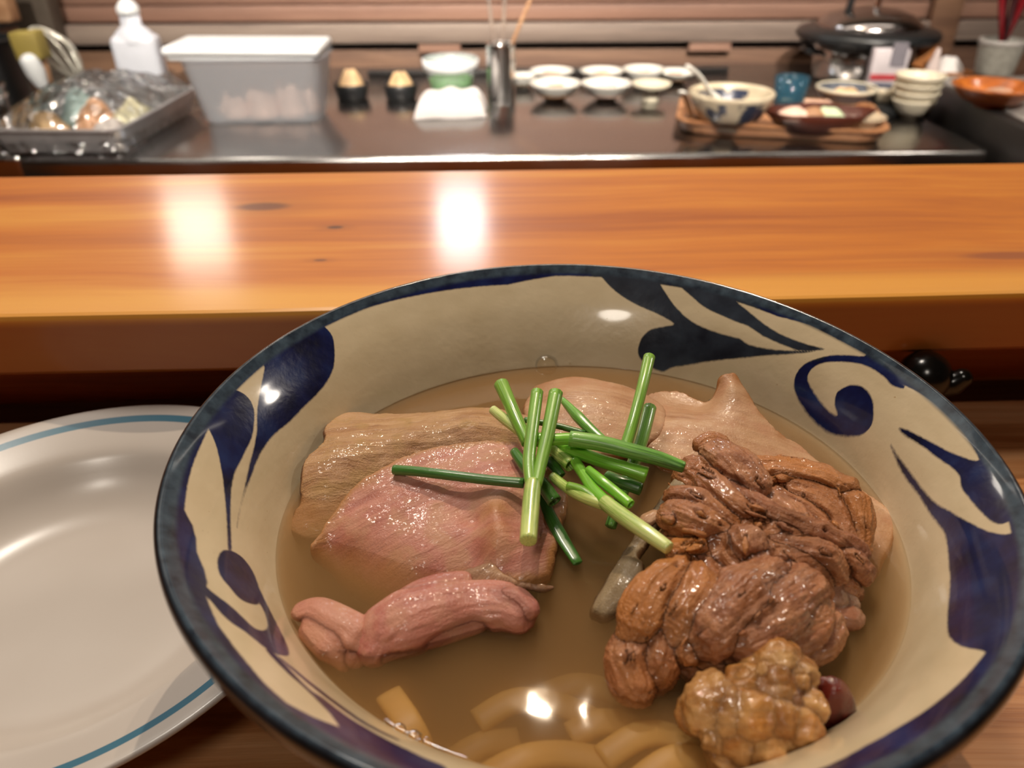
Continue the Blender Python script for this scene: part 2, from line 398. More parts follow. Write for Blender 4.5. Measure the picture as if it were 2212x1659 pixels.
DECOR={
'A':[(-0.789,0.574),(-0.772,0.582),(-0.749,0.569),(-0.739,0.534),(-0.738,0.486),(-0.752,0.437),(-0.774,0.382),(-0.800,0.321),(-0.826,0.246),(-0.850,0.175),(-0.862,0.112),(-0.867,0.052),(-0.866,-0.014),(-0.863,-0.082),(-0.854,-0.156),(-0.842,-0.211),(-0.856,-0.140),(-0.869,-0.048),(-0.876,0.024),(-0.879,0.083),(-0.883,0.138),(-0.892,0.186),(-0.897,0.239),(-0.899,0.295),(-0.901,0.339),(-0.906,0.362),(-0.867,0.464)],
'B':[(-0.957,0.208),(-0.946,0.208),(-0.924,0.214),(-0.904,0.200),(-0.893,0.161),(-0.888,0.106),(-0.890,0.048),(-0.891,-0.005),(-0.891,-0.041),(-0.884,-0.095),(-0.870,-0.155),(-0.848,-0.230),(-0.825,-0.300),(-0.828,-0.310),(-0.860,-0.215),(-0.888,-0.132),(-0.905,-0.085),(-0.923,-0.040),(-0.942,0.000),(-0.963,0.030),(-0.974,0.044)],
'C1':[(-0.831,-0.323),(-0.822,-0.302),(-0.806,-0.295),(-0.786,-0.309),(-0.765,-0.341),(-0.749,-0.380),(-0.735,-0.425),(-0.741,-0.454),(-0.757,-0.461),(-0.779,-0.443),(-0.803,-0.422),(-0.823,-0.382),(-0.831,-0.346)],
'C2':[(-0.780,-0.325),(-0.744,-0.376),(-0.713,-0.422),(-0.683,-0.468),(-0.655,-0.515),(-0.633,-0.564),(-0.633,-0.593),(-0.648,-0.605),(-0.674,-0.595),(-0.703,-0.578),(-0.729,-0.570),(-0.753,-0.554),(-0.783,-0.527),(-0.803,-0.518),(-0.818,-0.505),(-0.817,-0.478),(-0.804,-0.487),(-0.782,-0.499),(-0.756,-0.508),(-0.726,-0.527),(-0.701,-0.543),(-0.690,-0.532),(-0.693,-0.502),(-0.708,-0.464),(-0.726,-0.432),(-0.756,-0.389)],
'D':[(-0.656,-0.610),(-0.606,-0.659),(-0.555,-0.703),(-0.507,-0.754),(-0.482,-0.788),(-0.462,-0.823),(-0.453,-0.850),(-0.373,-0.895),(-0.335,-0.918),(-0.291,-0.913),(-0.284,-0.869),(-0.323,-0.846),(-0.351,-0.828),(-0.392,-0.805),(-0.435,-0.778),(-0.480,-0.747),(-0.529,-0.706),(-0.550,-0.696),(-0.586,-0.661),(-0.624,-0.622),(-0.651,-0.602)],
'D2':[(-0.646,-0.601),(-0.597,-0.630),(-0.540,-0.671),(-0.491,-0.709),(-0.439,-0.751),(-0.382,-0.782),(-0.379,-0.793),(-0.435,-0.767),(-0.485,-0.730),(-0.534,-0.691),(-0.590,-0.648)],
'EF':[(0.154,0.979),(0.153,0.965),(0.200,0.918),(0.265,0.873),(0.343,0.828),(0.397,0.789),(0.370,0.793),(0.321,0.801),(0.292,0.794),(0.281,0.784),(0.276,0.771),(0.284,0.758),(0.313,0.739),(0.342,0.723),(0.363,0.715),(0.391,0.712),(0.425,0.702),(0.490,0.679),(0.553,0.650),(0.612,0.617),(0.668,0.581),(0.720,0.542),(0.775,0.500),(0.775,0.504),(0.700,0.567),(0.663,0.599),(0.624,0.633),(0.607,0.650),(0.592,0.667),(0.535,0.710),(0.484,0.748),(0.439,0.786),(0.400,0.832),(0.374,0.872),(0.355,0.906),(0.349,0.925)],
'G':[(0.426,0.889),(0.424,0.873),(0.456,0.836),(0.494,0.792),(0.544,0.748),(0.586,0.710),(0.621,0.678),(0.654,0.636),(0.686,0.599),(0.717,0.563),(0.746,0.529),(0.785,0.495),(0.804,0.481),(0.772,0.521),(0.739,0.561),(0.704,0.604),(0.667,0.653),(0.636,0.698),(0.608,0.737),(0.594,0.758),(0.581,0.787)],
'H':[(0.909,0.366),(0.882,0.381),(0.850,0.418),(0.811,0.457),(0.773,0.481),(0.748,0.490),(0.733,0.485),(0.730,0.468),(0.739,0.439),(0.759,0.394),(0.780,0.349),(0.803,0.302),(0.827,0.257),(0.846,0.223),(0.859,0.210),(0.869,0.213),(0.874,0.234),(0.876,0.260),(0.872,0.289),(0.862,0.318),(0.843,0.344),(0.826,0.356),(0.816,0.359),(0.811,0.344),(0.815,0.316),(0.803,0.338),(0.789,0.372),(0.773,0.412),(0.762,0.444),(0.761,0.459),(0.771,0.463),(0.790,0.456),(0.813,0.438),(0.839,0.411),(0.867,0.375),(0.888,0.337),(0.906,0.288),(0.915,0.249),(0.934,0.221)],
'I':[(0.902,0.136),(0.914,0.103),(0.927,0.051),(0.938,-0.001),(0.946,-0.045),(0.954,-0.085),(0.962,-0.117),(0.974,-0.146),(0.947,-0.323),(0.916,-0.337),(0.907,-0.314),(0.912,-0.254),(0.918,-0.198),(0.923,-0.154),(0.932,-0.122),(0.933,-0.082),(0.928,-0.035),(0.922,0.020),(0.913,0.070),(0.904,0.112)],
'J':[(0.885,0.122),(0.889,0.072),(0.893,0.000),(0.892,-0.074),(0.890,-0.139),(0.891,-0.189),(0.890,-0.224),(0.891,-0.270),(0.892,-0.325),(0.899,-0.366),(0.910,-0.390),(0.887,-0.458),(0.855,-0.517),(0.807,-0.571),(0.720,-0.681),(0.698,-0.678),(0.699,-0.661),(0.694,-0.626),(0.698,-0.595),(0.712,-0.556),(0.743,-0.499),(0.788,-0.421),(0.818,-0.362),(0.820,-0.356),(0.843,-0.302),(0.864,-0.243),(0.872,-0.199),(0.878,-0.148),(0.885,-0.077),(0.886,-0.014),(0.885,0.053),(0.885,0.102)],
}
BAND=[(-3.092, 0.966), (-3.006, 0.965), (-2.918, 0.963), (-2.849, 0.962), (-2.808, 0.948), (-2.767, 0.943), (-2.713, 0.944), (-2.659, 0.938), (-2.613, 0.94), (-2.564, 0.951), (-2.521, 0.953), (-2.457, 0.957), (-2.41, 0.956), (-2.336, 0.958), (-2.263, 0.964), (-2.196, 0.967), (-2.142, 0.958), (-2.097, 0.945), (-2.018, 0.95), (-1.202, 0.94), (-1.108, 0.933), (-1.027, 0.935), (-0.946, 0.942), (-0.87, 0.948), (-0.77, 0.955), (-0.61, 0.968), (-0.4, 0.968), (-0.352, 0.969), (-0.333, 0.98), (-0.122, 0.971), (0.018, 0.982), (0.105, 0.98), (0.194, 0.973), (0.266, 0.963), (0.39, 0.977), (0.517, 0.975), (0.628, 0.977), (0.751, 0.966), (0.902, 0.968), (1.111, 0.968), (1.197, 0.967), (1.411, 0.968), (1.583, 0.968), (1.766, 0.953), (2.088, 0.964), (2.305, 0.973), (2.483, 0.973), (2.774, 0.974), (2.921, 0.973), (3.109, 0.969)]

def sdf_poly(P, poly):
    poly = np.asarray(poly); a = poly; b = np.roll(poly, -1, 0); d = np.full(len(P), 9.); ins = np.zeros(len(P), bool)
    for p, q in zip(a, b):
        e = q-p; w_ = P-p; t = np.clip((w_@e)/(e@e+1e-12), 0, 1); d = np.minimum(d, np.hypot(*(w_-t[:, None]*e).T))
        cnd = (p[1] > P[:, 1]) != (q[1] > P[:, 1])
        if p[1] != q[1]: ins ^= cnd & (P[:, 0] < (q[0]-p[0])*(P[:, 1]-p[1])/(q[1]-p[1])+p[0])
    return np.where(ins, -d, d)
def bowl():
    seg = 1400; pr, pz = np.array(PIN).T
    s = np.concatenate([np.linspace(.02, .68, 26), np.linspace(.69, 1.0, 110)])
    # smooth the profile
    cum = catmull(np.array(PIN), 12); zi = np.interp(s, cum[:, 0], cum[:, 1])
    th = np.linspace(0, 2*np.pi, seg, endpoint=False)
    F = rfac(th[None, :], zi[:, None]); r = s[:, None]*F
    X = r*np.cos(th); Y = r*np.sin(th); Z = np.repeat(zi[:, None], seg, 1)
    n1 = len(s)
    po = catmull(np.array(POUT[:-1]), 4); ro, zo = po.T
    Fo = rfac(th[None, :], zo[:, None]*.95)
    Xo = ro[:, None]*Fo*np.cos(th); Yo = ro[:, None]*Fo*np.sin(th); Zo = np.repeat(zo[:, None], seg, 1)
    Xo, Yo, Zo = Xo[1:], Yo[1:], Zo[1:]
    V = np.c_[np.r_[X.ravel(), Xo.ravel()], np.r_[Y.ravel(), Yo.ravel()], np.r_[Z.ravel(), Zo.ravel()]]
    nr = n1+len(Xo); k = np.arange(seg); k2 = (k+1) % seg; fs = []
    for i in range(nr-1):
        fs += np.c_[i*seg+k, i*seg+k2, (i+1)*seg+k2, (i+1)*seg+k].tolist()
    fs += [list(range(seg))[::-1], list(range((nr-1)*seg, nr*seg))]
    P = V[:, :2]; rho = np.r_[np.repeat(s, seg), np.ones(len(Xo)*seg)+.02+np.repeat(np.arange(len(Xo)), seg)*.01]
    TH = np.arctan2(P[:, 1], P[:, 0])
    bt, br = np.array(BAND).T; bt = np.r_[bt[-1]-2*np.pi, bt, bt[0]+2*np.pi]; br = np.r_[br[-1], br, br[0]]
    sd = np.interp(TH, bt, br)-rho
    slate = np.zeros(len(P)); N_in = n1*seg; act = np.where((rho[:N_in] > .69))[0]
    for nm, pl in DECOR.items():
        cl = catmull(np.array(pl), 3, True)
        d = sdf_poly(P[act], cl); sd[act] = np.minimum(sd[act], d)
        if nm in 'EFG': slate[act] = np.maximum(slate[act], (d < .02))
    V = V*RR+[BX, BY, BZ]
    t = NT('glazed_stoneware'); sdn = t.attr('sd'); rh = t.attr('rho'); c = t.coord()
    nz = t.noise(c, 700, 2); sdn = t.math('ADD', sdn, t.math('MULTIPLY', t.math('SUBTRACT', nz, .5), .0022))
    ink = t.mapr(sdn, .0022, -.0022)
    n2 = t.noise(c, 90, 4); n3 = t.noise(c, 1300, 2)
    navy = t.ramp(n2, [(.25, srgb(14, 14, 36)), (.5, srgb(21, 27, 72)), (.8, srgb(38, 56, 106))])
    navy = t.mix(t.attr('slate'), navy, t.ramp(n2, [(.3, srgb(30, 32, 42)), (.7, srgb(56, 64, 76))]))
    cream = t.ramp(t.noise(c, 60, 4), [(.3, srgb(206, 188, 154)), (.7, srgb(219, 202, 170))])
    cream = t.mix(t.mapr(n3, .74, .8), cream, srgb(170, 140, 96))
    col = t.mix(ink, cream, navy)
    lip = t.ramp(t.noise(c, 220, 4), [(.3, srgb(30, 38, 50)), (.7, srgb(70, 86, 100))])
    col = t.mix(t.mapr(rh, .968, .980), col, lip)
    col = t.mix(t.mapr(rh, 1.02, 1.05), col, t.ramp(n2, [(.3, srgb(18, 16, 16)), (.7, srgb(40, 38, 42))]))
    bm1 = t.bump(t.noise(c, 380, 2, .5), .12, .0007)
    m = t.pbr(col, .28, Normal=bm1, **{'Coat Weight': .6, 'Coat Roughness': .08, 'Specular IOR Level': .2})
    return mesh('noodle_bowl', V, fs, m, None, (BX, BY, 0), True, {'sd': sd, 'rho': rho, 'slate': slate})
tag(bowl(), 'large cream stoneware bowl with navy brushed leaves and dark rim, full of soup', 'bowl')

# ------------------------------------------------------------------ the soup
SZ = BZ-.29*RR                                       # soup level
def soup():
    seg = 160; th = np.linspace(0, 2*np.pi, seg, endpoint=False); V = []; fs = []
    prof = [(.828, -.2902), (.822, -.302), (.752, -.42), (.632, -.565), (.46, -.675), (.2, -.728)]
    V.append((0, 0, -.29))
    rings = [np.linspace(0, .806, 15)[1:], None]
    n = 0
    def ring(r, z):
        f = rfac(th, np.full(seg, z)); 
        for a, q in zip(th, f): V.append((r*q*math.cos(a), r*q*math.sin(a), z))
    for r in np.linspace(0, .80, 15)[1:]: ring(r, -.29)
    for r, z in prof: ring(r, z)
    nr = 14+len(prof)
    for k in range(seg): fs.append((0, 1+k, 1+(k+1) % seg))
    for i in range(nr-1):
        for k in range(seg): k2 = (k+1) % seg; fs.append((1+i*seg+k, 1+(i+1)*seg+k, 1+(i+1)*seg+k2, 1+i*seg+k2))
    fs.append(tuple(1+(nr-1)*seg+k for k in range(seg))[::-1])
    V = np.array(V)*RR+[BX, BY, BZ]
    t = NT('pork_broth'); c = t.coord()
    tr = t.n('ShaderNodeBsdfTransparent', {0: (1, .97, .93, 1)})
    bmp = t.bump(t.noise(c, 45, 2), .09, .002)
    gl = t.n('ShaderNodeBsdfGlossy', {0: (1, 1, 1, 1), 'Roughness': .03, 'Normal': bmp})
    fr = t.n('ShaderNodeFresnel', {0: 1.34, 'Normal': bmp})
    mx = t.n('ShaderNodeMixShader', {0: fr, 1: tr, 2: gl}); t.t.links.new(mx.outputs[0], t.out.inputs[0])
    sc = t.n('ShaderNodeVolumeScatter', {0: (.78, .53, .27, 1), 1: 150, 2: .3}); ab = t.n('ShaderNodeVolumeAbsorption', {0: (.80, .46, .14, 1), 1: 75})
    ad = t.n('ShaderNodeAddShader', {0: sc, 1: ab}); t.t.links.new(ad.outputs[0], t.out.inputs[1])
    return mesh('soup', V, fs, t.m, None, None, True)
SOUP = tag(soup(), 'cloudy brown pork broth filling the noodle bowl below its painted leaves', 'soup', kind='thing')

# ------------------------------------------------------------------ the white dish
def dish():
    c = (-.1475, .1815, 0)
    p = [(0, .0062), (.035, .0062), (.0455, .0074), (.0525, .0105), (.0580, .0150), (.0625, .0205), (.0660, .0240), (.0720, .0267), (.0790, .0293), (.0840, .0311), (.0864, .0317), (.0873, .0311), (.0871, .0299), (.083, .0275), (.074, .0238), (.0665, .0195), (.0600, .0130), (.0540, .0070), (.050, .0040), (.048, .0025), (.047, 0), (.043, 0), (.042, .0025), (0, .0025)]
    cc = catmull(np.array(p)[:, :], 3); cc[:, 0] = np.maximum(cc[:, 0], 0)
    t = NT('white_melamine'); co = t.coord(); q = t.n('ShaderNodeVectorMath', {0: co, 1: (1, 1, 0)}, operation='MULTIPLY')
    r = t.n('ShaderNodeVectorMath', {0: q}, operation='LENGTH').outputs['Value']
    z = t.n('ShaderNodeSeparateXYZ', {0: co}).outputs[2]
    m1 = t.math('MULTIPLY', t.mapr(r, .0783, .0785), t.mapr(r, .0816, .0814)); m1 = t.math('MULTIPLY', m1, t.mapr(z, .0280, .0284))
    base = t.ramp(t.noise(co, 20, 2), [(.3, srgb(194, 185, 177)), (.7, srgb(202, 194, 187))])
    base = t.mix(t.mapr(t.noise(co, 1600, 1), .74, .8, 0, .25), base, srgb(180, 165, 145))
    m = t.pbr(t.mix(m1, base, srgb(64, 116, 140)), .3, **{'Coat Weight': .3, 'Coat Roughness': .2, 'Normal': t.bump(t.noise(co, 900, 2), .03, .0004)})
    vs, fs = lathe_m([tuple(x) for x in cc], c, 160)
    return mesh('serving_dish', vs, fs, m, None, c, True)
tag(dish(), 'empty white side dish with a teal ring, left of the bowl', 'dish')

# black soy pot in the corner behind the rim
def soypot():
    p = np.array(atz(2010, 893, 0)); p = np.array([.158+.012, .283, 0.])
    M = plain('black_glaze', srgb(16, 16, 14), .2, .2)
    t = empty('soy_sauce_pot', p, 'small round black sauce pot in shadow behind the right rim', 'pot')
    return p, M, t
_p, _M, _t = soypot()

pc = aty(1996, 812, .284); r0 = .0112
lathe('body', [(0, 0), (.0095, 0), (.0098, .003), (.0085, .006)]+[(r0*math.sin(a), pc[2]-r0*math.cos(a)) for a in np.linspace(.75, 2.9, 14)]+[(.0022, pc[2]+r0*.99), (0, pc[2]+r0)], (pc[0], pc[1], 0), _M, _t, 32)
_t.location = (pc[0], pc[1], 0)
for ch in _t.children: ch.location = (ch.location[0]-pc[0]+_p[0], ch.location[1]-pc[1]+_p[1], ch.location[2]-0)
s1 = aty(2062, 826, .280); s0 = np.array(pc)-[0, 0, .004]
tube('spout', [s0, (s0+s1)/2-[0, 0, .001], s1, s1+[.0025, -.001, .0035]], [.006, .0062, .0052, .004], _M, _t, 16, round_end=True)

# ------------------------------------------------------------------ food helpers
def SP(u, v, h): return atz(u, v, SZ+h/1000)
def zr_(L, ox, oy, k): return [(ox+k*p[0], oy+k*p[1])+tuple(p[2:]) for p in L]
Z4 = lambda L: zr_(L, 560, 760, .4823)               # tracing frames
Z1 = lambda L: zr_(L, 300, 560, .452)
Z2 = lambda L: zr_(L, 1200, 560, .4575)
Z5 = lambda L: zr_(L, 1200, 760, .5418)
ZO = lambda L: zr_(L, 1040, 740, .3014)
def tps(ctrl):
    c = np.asarray(ctrl, float); X = c[:, :2]*100; n = len(X)
    U = lambda r2: np.where(r2 > 1e-12, r2*np.log(r2+1e-12), 0)
    K = U(((X[:, None]-X[None])**2).sum(2))+np.eye(n)*.02
    A = np.zeros((n+3, n+3)); A[:n, :n] = K; A[:n, n] = 1; A[:n, n+1:] = X; A[n:, :n] = A[:n, n:].T
    w_ = np.linalg.solve(A, np.r_[c[:, 2]*1000, 0, 0, 0])
    def f(P):
        Q = np.asarray(P)*100; k = U(((Q[:, None]-X[None])**2).sum(2)); return (k@w_[:n]+w_[n]+Q@w_[n+1:])/1000
    return f
def meat_mat(name, main, dark, lite, rim, rimw=.0016, rough=.40, fscale=1.0, bstr=.5, blot=45, coat=.25, mott=None):
    """fib attribute: (along, across, depth) in metres; ed: distance to the cut edge; tone: 0..1 how much of the rim colour the meat itself has"""
    t = NT(name); f = t.attr('fib', True); c = t.coord()
    w1 = t.n('ShaderNodeVectorMath', {0: f, 1: t.n('ShaderNodeVectorMath', {0: t.n('ShaderNodeTexNoise', {'Vector': c, 'Scale': 120, 'Detail': 2}).outputs[1], 3: .0030}, operation='SCALE')}, operation='ADD')
    mp = t.n('ShaderNodeMapping', {0: w1, 3: (110, 1500*fscale, 1000*fscale)}); n1 = t.noise(mp, 1, 4, .65)
    mp2 = t.n('ShaderNodeMapping', {0: w1, 3: (45, 420*fscale, 300*fscale)}); n2 = t.noise(mp2, 1, 3, .6)
    n3 = t.noise(c, blot, 4, .6); n4 = t.noise(c, 1500, 3, .7); n5 = t.noise(c, blot*2.7, 3)
    col = t.ramp(t.math('ADD', t.math('MULTIPLY', n2, .55), t.math('MULTIPLY', n1, .45)), [(.34, dark), (.5, main), (.68, lite)])
    col = t.mix(t.mapr(n3, .42, .66, 0, .6), col, lite)
    n6 = t.noise(t.n('ShaderNodeMapping', {0: w1, 3: (9, 170, 60)}), 1, 2)
    col = t.mix(t.mapr(n6, .44, .6, 0, .45), col, lite); col = t.mix(t.mapr(n6, .42, .30, 0, .4), col, dark)
    if mott: col = t.mix(t.mapr(n5, .46, .66, 0, .75), col, mott)
    col = t.mix(t.math('MULTIPLY', t.mapr(n4, .56, .7), .35), col, lite)
    col = t.mix(t.attr('tone'), col, rim)
    if rimw:
        e = t.math('ADD', t.attr('ed'), t.math('MULTIPLY', t.math('SUBTRACT', n5, .5), rimw*2.2))
        col = t.mix(t.mapr(e, rimw, rimw*.25), col, rim)
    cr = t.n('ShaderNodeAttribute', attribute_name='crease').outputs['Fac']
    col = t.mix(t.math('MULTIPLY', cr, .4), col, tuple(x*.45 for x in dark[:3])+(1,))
    h = t.math('ADD', t.math('MULTIPLY', n1, .8), t.math('ADD', t.math('MULTIPLY', n2, 1.0), t.math('MULTIPLY', n4, .6)))
    rg_ = t.mapr(n5, .35, .65, rough*.7, rough*1.3)
    return t.pbr(col, rg_, **{'Normal': t.bump(h, bstr, .0007), 'Coat Weight': t.mapr(t.noise(c, 75, 3), .40, .62, coat*.35, min(1, coat*1.9)), 'Coat Roughness': .07, 'Coat Normal': t.bump(t.math('ADD', t.noise(c, 420, 2, .5), t.math('MULTIPLY', n2, .5)), .45, .0011), 'Specular IOR Level': .4})
def slab(name, outline, inner, thick, fibdir, mat, step=.0008, amp=.0003, rag=.0004, rnd=None, parent=None, tones=(), seed=1, dome=0, wob=0):
    """slice of meat: outline (px, py, mm above the soup) -> closed solid with fibre relief"""
    C_ = np.array([SP(*p) for p in outline]); I_ = np.array([SP(*p) for p in inner]) if inner else np.zeros((0, 3))
    loop = catmull(C_, 8, True)
    d = np.linalg.norm(np.diff(np.r_[loop, loop[:1]], axis=0), axis=1); L = d.sum(); s = np.r_[0, np.cumsum(d)]
    n = int(L/step); q = np.linspace(0, L, n, endpoint=False); lp = np.r_[loop, loop[:1]]
    loop = np.c_[[np.interp(q, s, lp[:, k]) for k in range(3)]].T
    tg = np.roll(loop, -1, 0)-np.roll(loop, 1, 0); nr = np.c_[tg[:, 1], -tg[:, 0]]; nr /= np.linalg.norm(nr, axis=1)[:, None]
    loop[:, :2] += nr*(rag*(fbm(np.c_[loop[:, :2]*260, np.full(n, seed)], 3, seed)+.6*fbm(np.c_[loop[:, :2]*1200, np.full(n, seed)], 2, seed+9)))[:, None]
    f = tps(np.r_[C_, I_])
    lo, hi = loop[:, :2].min(0), loop[:, :2].max(0)
    gx, gy = np.meshgrid(np.arange(lo[0], hi[0], step), np.arange(lo[1], hi[1], step)); G = np.c_[gx.ravel(), gy.ravel()]
    rr = np.random.RandomState(seed); G += rr.uniform(-.25, .25, G.shape)*step
    P = loop[::2, :2] if len(loop) > 800 else loop[:, :2]
    keep = sdf_poly(G, P) < -step*.6; G = G[keep]
    V2 = [Vector(p) for p in np.r_[loop[:, :2], G]]
    vo, eo, fo, *_ = geometry.delaunay_2d_cdt(V2, [(i, (i+1) % n) for i in range(n)], [], 1, 1e-9)
    XY = np.array([v[:] for v in vo]); ed = -sdf_poly(XY, P); ed = np.maximum(ed, 0)
    fd = np.array([math.cos(R_(fibdir)), math.sin(R_(fibdir))]); al = XY@fd; ac = XY@[-fd[1], fd[0]]
    rnd = rnd or thick*.5
    drop = np.where(ed < rnd, rnd-np.sqrt(np.maximum(rnd**2-(rnd-ed)**2, 0)), 0)
    rel = np.clip(ed/.002, 0, 1)
    z = f(XY)-drop*.9
    if dome: z = z+dome*(1-np.clip(1-ed/(abs(dome)*2.2), 0, 1)**2)
    ac_ = ac+.0035*fbm(np.c_[XY*90, np.full(len(al), seed+1.)], 2, seed+6)
    z += amp*rel*(1.2*fbm(np.c_[al*60, ac_*420, np.full(len(al), seed)], 2, seed)+.7*fbm(np.c_[al*90, ac_*1000, np.full(len(al), seed+3)], 2, seed+5)+.8*fbm(np.c_[XY*420, np.full(len(al), seed+2.)], 2, seed+11))
    if wob: z += wob*fbm(np.c_[al*60, ac*90, np.full(len(al), seed+7)], 3, seed+2)
    nt = len(XY); zb = f(XY)-thick+drop*.5
    V = np.r_[np.c_[XY, z], np.c_[XY, np.minimum(zb, z-.0003)]]
    fs = [tuple(t_) for t_ in fo]; bn = {}
    for t_ in fs:
        for a, b in zip(t_, t_[1:]+t_[:1]): bn[(a, b)] = 1
    bd = [(a, b) for a, b in bn if (b, a) not in bn]
    fs2 = fs+[tuple(i+nt for i in t_[::-1]) for t_ in fs]+[(b, a, a+nt, b+nt) for a, b in bd]
    tone = np.zeros(nt)
    for (u, v, h, rad, amt) in tones:
        p = SP(u, v, h)[:2]; tone = np.maximum(tone, amt*np.clip(1.3-np.hypot(*(XY-p).T)/(rad/1000), 0, 1))
    fib = np.c_[al, ac, z*.5]
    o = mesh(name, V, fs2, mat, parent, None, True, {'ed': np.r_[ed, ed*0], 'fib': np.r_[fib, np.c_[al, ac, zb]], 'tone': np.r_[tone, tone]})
    return o
def fuse(name, strands, mat, voxel=.00055, amp=.0004, parent=None, smooth=4, seed=1, lump=0, fs_=(120, 900), lumpf=220):
    """strands: (points[(px,py,mm)], radii mm, flat, tone) welded into one fibrous lump"""
    parts = []; segs = []
    for si, (pts, rad, flat, tone) in enumerate(strands):
        P = np.array([SP(*p) for p in pts]); P = catmull(P, 5) if len(P) > 1 else P
        rad = np.interp(np.linspace(0, 1, len(P)), np.linspace(0, 1, len(np.atleast_1d(rad))), np.atleast_1d(rad))/1000
        if len(P) == 1: P = np.r_[P, P+[[.0004, 0, 0]]]; rad = np.r_[rad, rad]
        parts.append(tube_m(P, rad, 14, flat, round_end=True)); segs.append((P, rad, tone))
    V, F = join_m(parts)
    me = bpy.data.meshes.new('tmp'); me.from_pydata([tuple(v) for v in V], [], F); ob = bpy.data.objects.new('tmp', me); COL.objects.link(ob)
    m = ob.modifiers.new('r', 'REMESH'); m.mode = 'VOXEL'; m.voxel_size = voxel
    m = ob.modifiers.new('s', 'SMOOTH'); m.factor = .5; m.iterations = smooth
    dg = bpy.context.evaluated_depsgraph_get(); dg.update(); ev = ob.evaluated_get(dg); em = ev.to_mesh()
    n = len(em.vertices); co = np.zeros(n*3); em.vertices.foreach_get('co', co); co = co.reshape(-1, 3); no = np.zeros(n*3); em.vertices.foreach_get('normal', no); no = no.reshape(-1, 3)
    fs = [tuple(p.vertices) for p in em.polygons]; ev.to_mesh_clear(); bpy.data.objects.remove(ob); bpy.data.meshes.remove(me)
    best = np.full(n, 9.); al = np.zeros(n); ac = np.zeros(n); dp = np.zeros(n); tn = np.zeros(n); second = np.full(n, 9.)
    for si, (P, rad, tone) in enumerate(segs):
        bd = np.full(n, 9.); ba = np.zeros(n); bx = np.zeros(n); bz = np.zeros(n); acc = 0
        for i in range(len(P)-1):
            a, b = P[i], P[i+1]; e = b-a; L = np.linalg.norm(e)+1e-9; t = np.clip((co-a)@e/L**2, 0, 1); df = co-a-t[:, None]*e
            dd = np.linalg.norm(df, axis=1)/((1-t)*rad[i]+t*rad[i+1]); k = dd < bd
            sd_ = np.cross(e/L, [0, 0, 1]); sd_ /= np.linalg.norm(sd_)+1e-9
            bd = np.where(k, dd, bd); ba = np.where(k, acc+t*L, ba); bx = np.where(k, df@sd_, bx); bz = np.where(k, df[:, 2], bz); acc += L
        k = bd < best; second = np.where(k, best, np.minimum(second, bd)); best = np.where(k, bd, best)
        al = np.where(k, ba+si*.37, al); ac = np.where(k, bx+si*.61, ac); dp = np.where(k, bz, dp); tn = np.where(k, tone, tn)
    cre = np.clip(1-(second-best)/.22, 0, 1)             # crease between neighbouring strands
    d = amp*(1.1*fbm(np.c_[al*fs_[0], ac*fs_[1], dp*fs_[1]], 3, seed)+.4*fbm(np.c_[al*fs_[0]*.6, ac*fs_[1]*.4, dp*fs_[1]*.4], 2, seed+4)+.8*fbm(np.c_[al*fs_[0]*2.2, ac*fs_[1]*2.1, dp*fs_[1]*2.1], 2, seed+6))
    if lump: d += lump*fbm(co*lumpf, 3, seed+8)
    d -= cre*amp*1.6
    co = co+no*d[:, None]
    tn = np.clip(tn+.35*fbm(co*110, 2, seed+3), 0, 1)
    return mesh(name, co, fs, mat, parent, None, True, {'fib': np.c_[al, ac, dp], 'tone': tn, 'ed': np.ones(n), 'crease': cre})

# ------------------------------------------------------------------ pork slices
MP = meat_mat('pink_pork', srgb(194, 124, 106), srgb(168, 98, 82), srgb(212, 152, 132), srgb(182, 128, 80), .0030, .38, fscale=.8, bstr=.5, mott=srgb(200, 150, 118))
MPF = meat_mat('pink_pork_fold', srgb(178, 102, 90), srgb(144, 72, 62), srgb(204, 140, 122), srgb(204, 152, 122), .0, .36, fscale=.5, bstr=.6, mott=srgb(198, 142, 118))
MT = meat_mat('tan_pork', srgb(184, 138, 96), srgb(150, 104, 70), srgb(206, 166, 124), srgb(104, 66, 44), .0007, .42, fscale=.9, bstr=.7, mott=srgb(180, 142, 90))
MPale = meat_mat('pale_pork', srgb(192, 146, 110), srgb(168, 120, 86), srgb(208, 168, 132), srgb(164, 108, 62), .0009, .42, fscale=.55, bstr=.4, coat=.15, mott=srgb(192, 142, 108))
# tan slice behind, left
tag(slab('simmered_pork_slice', Z1([(770, 1150, -1), (768, 1050, 3), (785, 965, 5), (845, 900, 6), (885, 860, 6.5), (880, 815, 6.5), (915, 770, 6), (965, 735, 5), (1040, 725, 5), (1110, 732, 4), (1190, 733, 4), (1300, 733, 4.5), (1480, 718, 5), (1640, 705, 5), (1800, 725, 4.5), (1960, 780, 4), (2060, 860, 2), (2000, 960, -1), (1750, 1000, -2), (1400, 1050, -3), (1100, 1180, -4), (880, 1330, -5.5), (730, 1310, -5), (725, 1230, -3.5)]),
    Z1([(1000, 830, 7), (1300, 810, 7), (1600, 800, 7.5), (850, 1000, 5.2), (1000, 950, 6), (1300, 880, 5.5), (900, 1120, 1)]), .0042, 8, MT, step=.0006, amp=.0004, rag=.0005, rnd=.0009, seed=2),
    'tan simmered pork slice with long grain, furthest left under the pink slice', 'meat')
